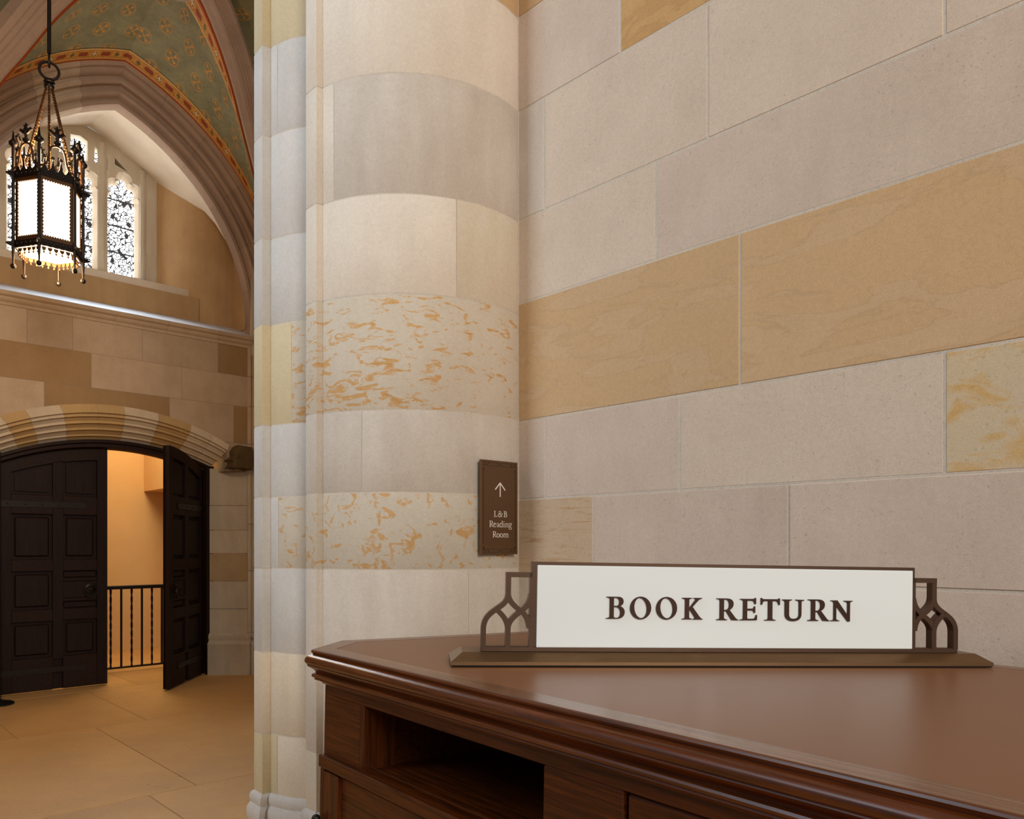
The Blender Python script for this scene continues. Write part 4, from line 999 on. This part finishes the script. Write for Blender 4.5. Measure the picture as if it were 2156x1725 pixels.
# ------------------------------------------------------------------ reading room plaque on the pier
pl = empty('wall_plaque', 'dark bronze plaque with upward arrow reading L&B Reading Room on the pier', 'sign')
m = MB(); m.box(lambda a, k, z: LB(a, k, z), -.1874, 0, .018, .028, 1.3430, 1.6942, .0012); m.build('plate', M['bronzes'], pl)
m = MB(); m.box(lambda a, k, z: LB(a, k, z), -.150, -.04, -.03, .018, 1.42, 1.62); m.build('standoff', M['engrave'], pl)
def PLQ(x, z, k): return LB(x, .0280+k, z)
def stroke(m, pts, w, k0=.0002, k1=.0012):
    P = [Vector(p) for p in pts]; L, R = [], []; ws = w if isinstance(w, list) else [w]*len(P)
    for i, p in enumerate(P):
        d = P[min(i+1, len(P)-1)]-P[max(i-1, 0)]; d.normalize(); n = Vector((-d.y, d.x))*ws[i]/2; L.append(p+n); R.append(p-n)
    m.loft([[PLQ(l.x, l.y, k1) for l in L], [PLQ(r.x, r.y, k1) for r in R], [PLQ(r.x, r.y, k0) for r in R], [PLQ(l.x, l.y, k0) for l in L], [PLQ(l.x, l.y, k1) for l in L]])
m = MB(); stroke(m, [(-.0918, 1.559), (-.0918, 1.609)], .0042); stroke(m, [(-.1165, 1.5855), (-.0918, 1.6120), (-.0905, 1.6105)], .0042); stroke(m, [(-.0665, 1.5845), (-.0918, 1.6115), (-.093, 1.610)], .0042)
m.build('arrow', M['white'], pl)
for zz, sg in ((1.682, 1), (1.3552, -1)):
    m = MB(); y0, y1 = zz+.004, zz-.008
    if sg < 0: y0, y1 = zz-.004, zz+.008
    for s in (-1, 1):
        c = -.0937
        stroke(m, [(c+s*.004, (y0+y1)/2), (c+s*.008, y0), (c+s*.084, y0)], .0007); stroke(m, [(c+s*.004, (y0+y1)/2), (c+s*.008, y1), (c+s*.084, y1)], .0007)
        stroke(m, [(c+s*.055, y0), (c+s*.062, y1)], .0007); stroke(m, [(c+s*.084, y0), (c+s*.070, (y0+y1)/2), (c+s*.084, y1)], .0007)
        yc = y1-.010*sg
        stroke(m, [(c+s*.076, yc), (c+s*.084, yc-.010)], .0008); stroke(m, [(c+s*.084, yc), (c+s*.076, yc-.010)], .0008)
    m.build('engraved_border', M['engrave'], pl)
for x in (-.175, -.013):
    m = MB(); stroke(m, [(x, 1.385), (x, 1.652)], .0005); m.build('engraved_border', M['engrave'], pl)

def arcp(cx, cy, rx, ry, a0, a1, n=20): return [(cx+rx*math.cos(math.radians(a0+(a1-a0)*i/n)), cy+ry*math.sin(math.radians(a0+(a1-a0)*i/n))) for i in range(n+1)]
# small letters are drawn with x-height 66, cap height 100 units
def small(ch):
    m = []; S = lambda p, w: m.append((p, w))
    if ch == 'L': S([(22, 0), (22, 100)], 15); S([(5, 98), (40, 98)], 5); S([(5, 2), (62, 2)], 5); S([(62, 0), (67, 26)], 5); S([(58, 3), (66, 20)], 6)
    if ch == 'R' or ch == 'B':
        S([(22, 0), (22, 100)], 15); S([(5, 98), (30, 98)], 5); S([(5, 2), (40 if ch == 'R' else 30, 2)], 5)
    if ch == 'R': S([(25, 97)] + arcp(38, 72.5, 26, 24.5, 90, -90) + [(25, 48)], [5]+[5+9*math.sin(math.pi*i/20) for i in range(21)]+[5]); S([(38, 48), (62, 14), (84, 3)], [13, 13, 6])
    if ch == 'B': S([(25, 97)] + arcp(36, 75, 23, 22, 90, -90) + [(25, 53)], [5]+[5+8*math.sin(math.pi*i/20) for i in range(21)]+[5]); S([(25, 52)] + arcp(38, 27.5, 28, 25, 90, -90) + [(25, 2)], [5]+[5+9*math.sin(math.pi*i/20) for i in range(21)]+[5])
    if ch == '&':
        S(arcp(36, 77, 18, 20, -60, 300), 8); S(arcp(34, 28, 28, 27, 60, 330), [7+6*math.sin(math.pi*i/20) for i in range(21)]); S([(24, 66), (50, 28), (84, 2)], [8, 12, 6]); S([(30, 52), (44, 60)], 7); S([(60, 18), (72, 36), (78, 56)], 7); S([(64, 57), (92, 57)], 5)
    if ch == 'e': S(arcp(28, 33, 23, 32, 10, 318), [5+7*math.sin(math.pi*i/20) for i in range(21)]); S([(9, 40), (50, 40)], 6)
    if ch == 'a': S([(8, 52), (14, 61), (26, 64), (37, 58), (40, 46), (40, 12), (45, 4), (54, 4)], [9, 7, 6, 9, 11, 11, 8, 5]); S([(40, 40), (20, 32), (10, 20), (13, 6), (24, 2), (40, 12)], [6, 7, 9, 9, 7, 6])
    if ch == 'd': S(arcp(28, 32, 23, 32, 50, 330), [5+7*math.sin(math.pi*i/20) for i in range(21)]); S([(49, 104), (49, 6), (58, 3)], [12, 12, 6]); S([(34, 101), (50, 101)], 5)
    if ch == 'i': S([(18, 0), (18, 64)], 12); S([(6, 61), (18, 62)], 5); S([(4, 2), (32, 2)], 5); S([(18, 81), (18, 94)], 13)
    if ch in 'nm':
        S([(18, 0), (18, 64)], 12); S([(5, 61), (18, 62)], 5); S([(5, 2), (31, 2)], 5)
        for k in range(1 if ch == 'n' else 2):
            o = k*38; S([(20+o, 48), (30+o, 60), (42+o, 63), (53+o, 56), (56+o, 44), (56+o, 0)], [5, 7, 9, 11, 12, 12]); S([(44+o, 2), (69+o, 2)], 5)
    if ch == 'g': S(arcp(28, 44, 19, 21, 0, 360), 8.5); S([(42, 58), (50, 62), (62, 61)], [6, 7, 7]); S([(18, 24), (14, 14), (22, 6), (44, 2)], [5, 7, 8, 8]); S(arcp(30, -16, 25, 18, 0, 360), 7)
    if ch == 'o': S(arcp(30, 32, 24, 31, 0, 360), [6+7*abs(math.cos(math.radians(18*i))) for i in range(21)])
    return m
def word(txt, xc, zb, cap, adv, sxk=1.17):
    sc = cap/100; wid = sum(adv[c] for c in txt)*sc*sxk; x = xc-wid/2
    for c in txt:
        m = MB()
        for pts, w in small(c):
            stroke(m, [(x+px_*sc*sxk, zb+py*sc) for px_, py in pts], [a*sc*.85 for a in w] if isinstance(w, list) else w*sc*.85)
        m.build('letter', M['white'], pl); x += adv[c]*sc*sxk
ADV = {'L': 84, '&': 104, 'B': 72, 'R': 80, 'e': 58, 'a': 58, 'd': 64, 'i': 36, 'n': 72, 'g': 62, 'o': 62, 'm': 110}
word('L&B', -.0905, 1.4835, .0225, ADV); word('Reading', -.0895, 1.4455, .0232, ADV); word('Room', -.0897, 1.4070, .0228, ADV)
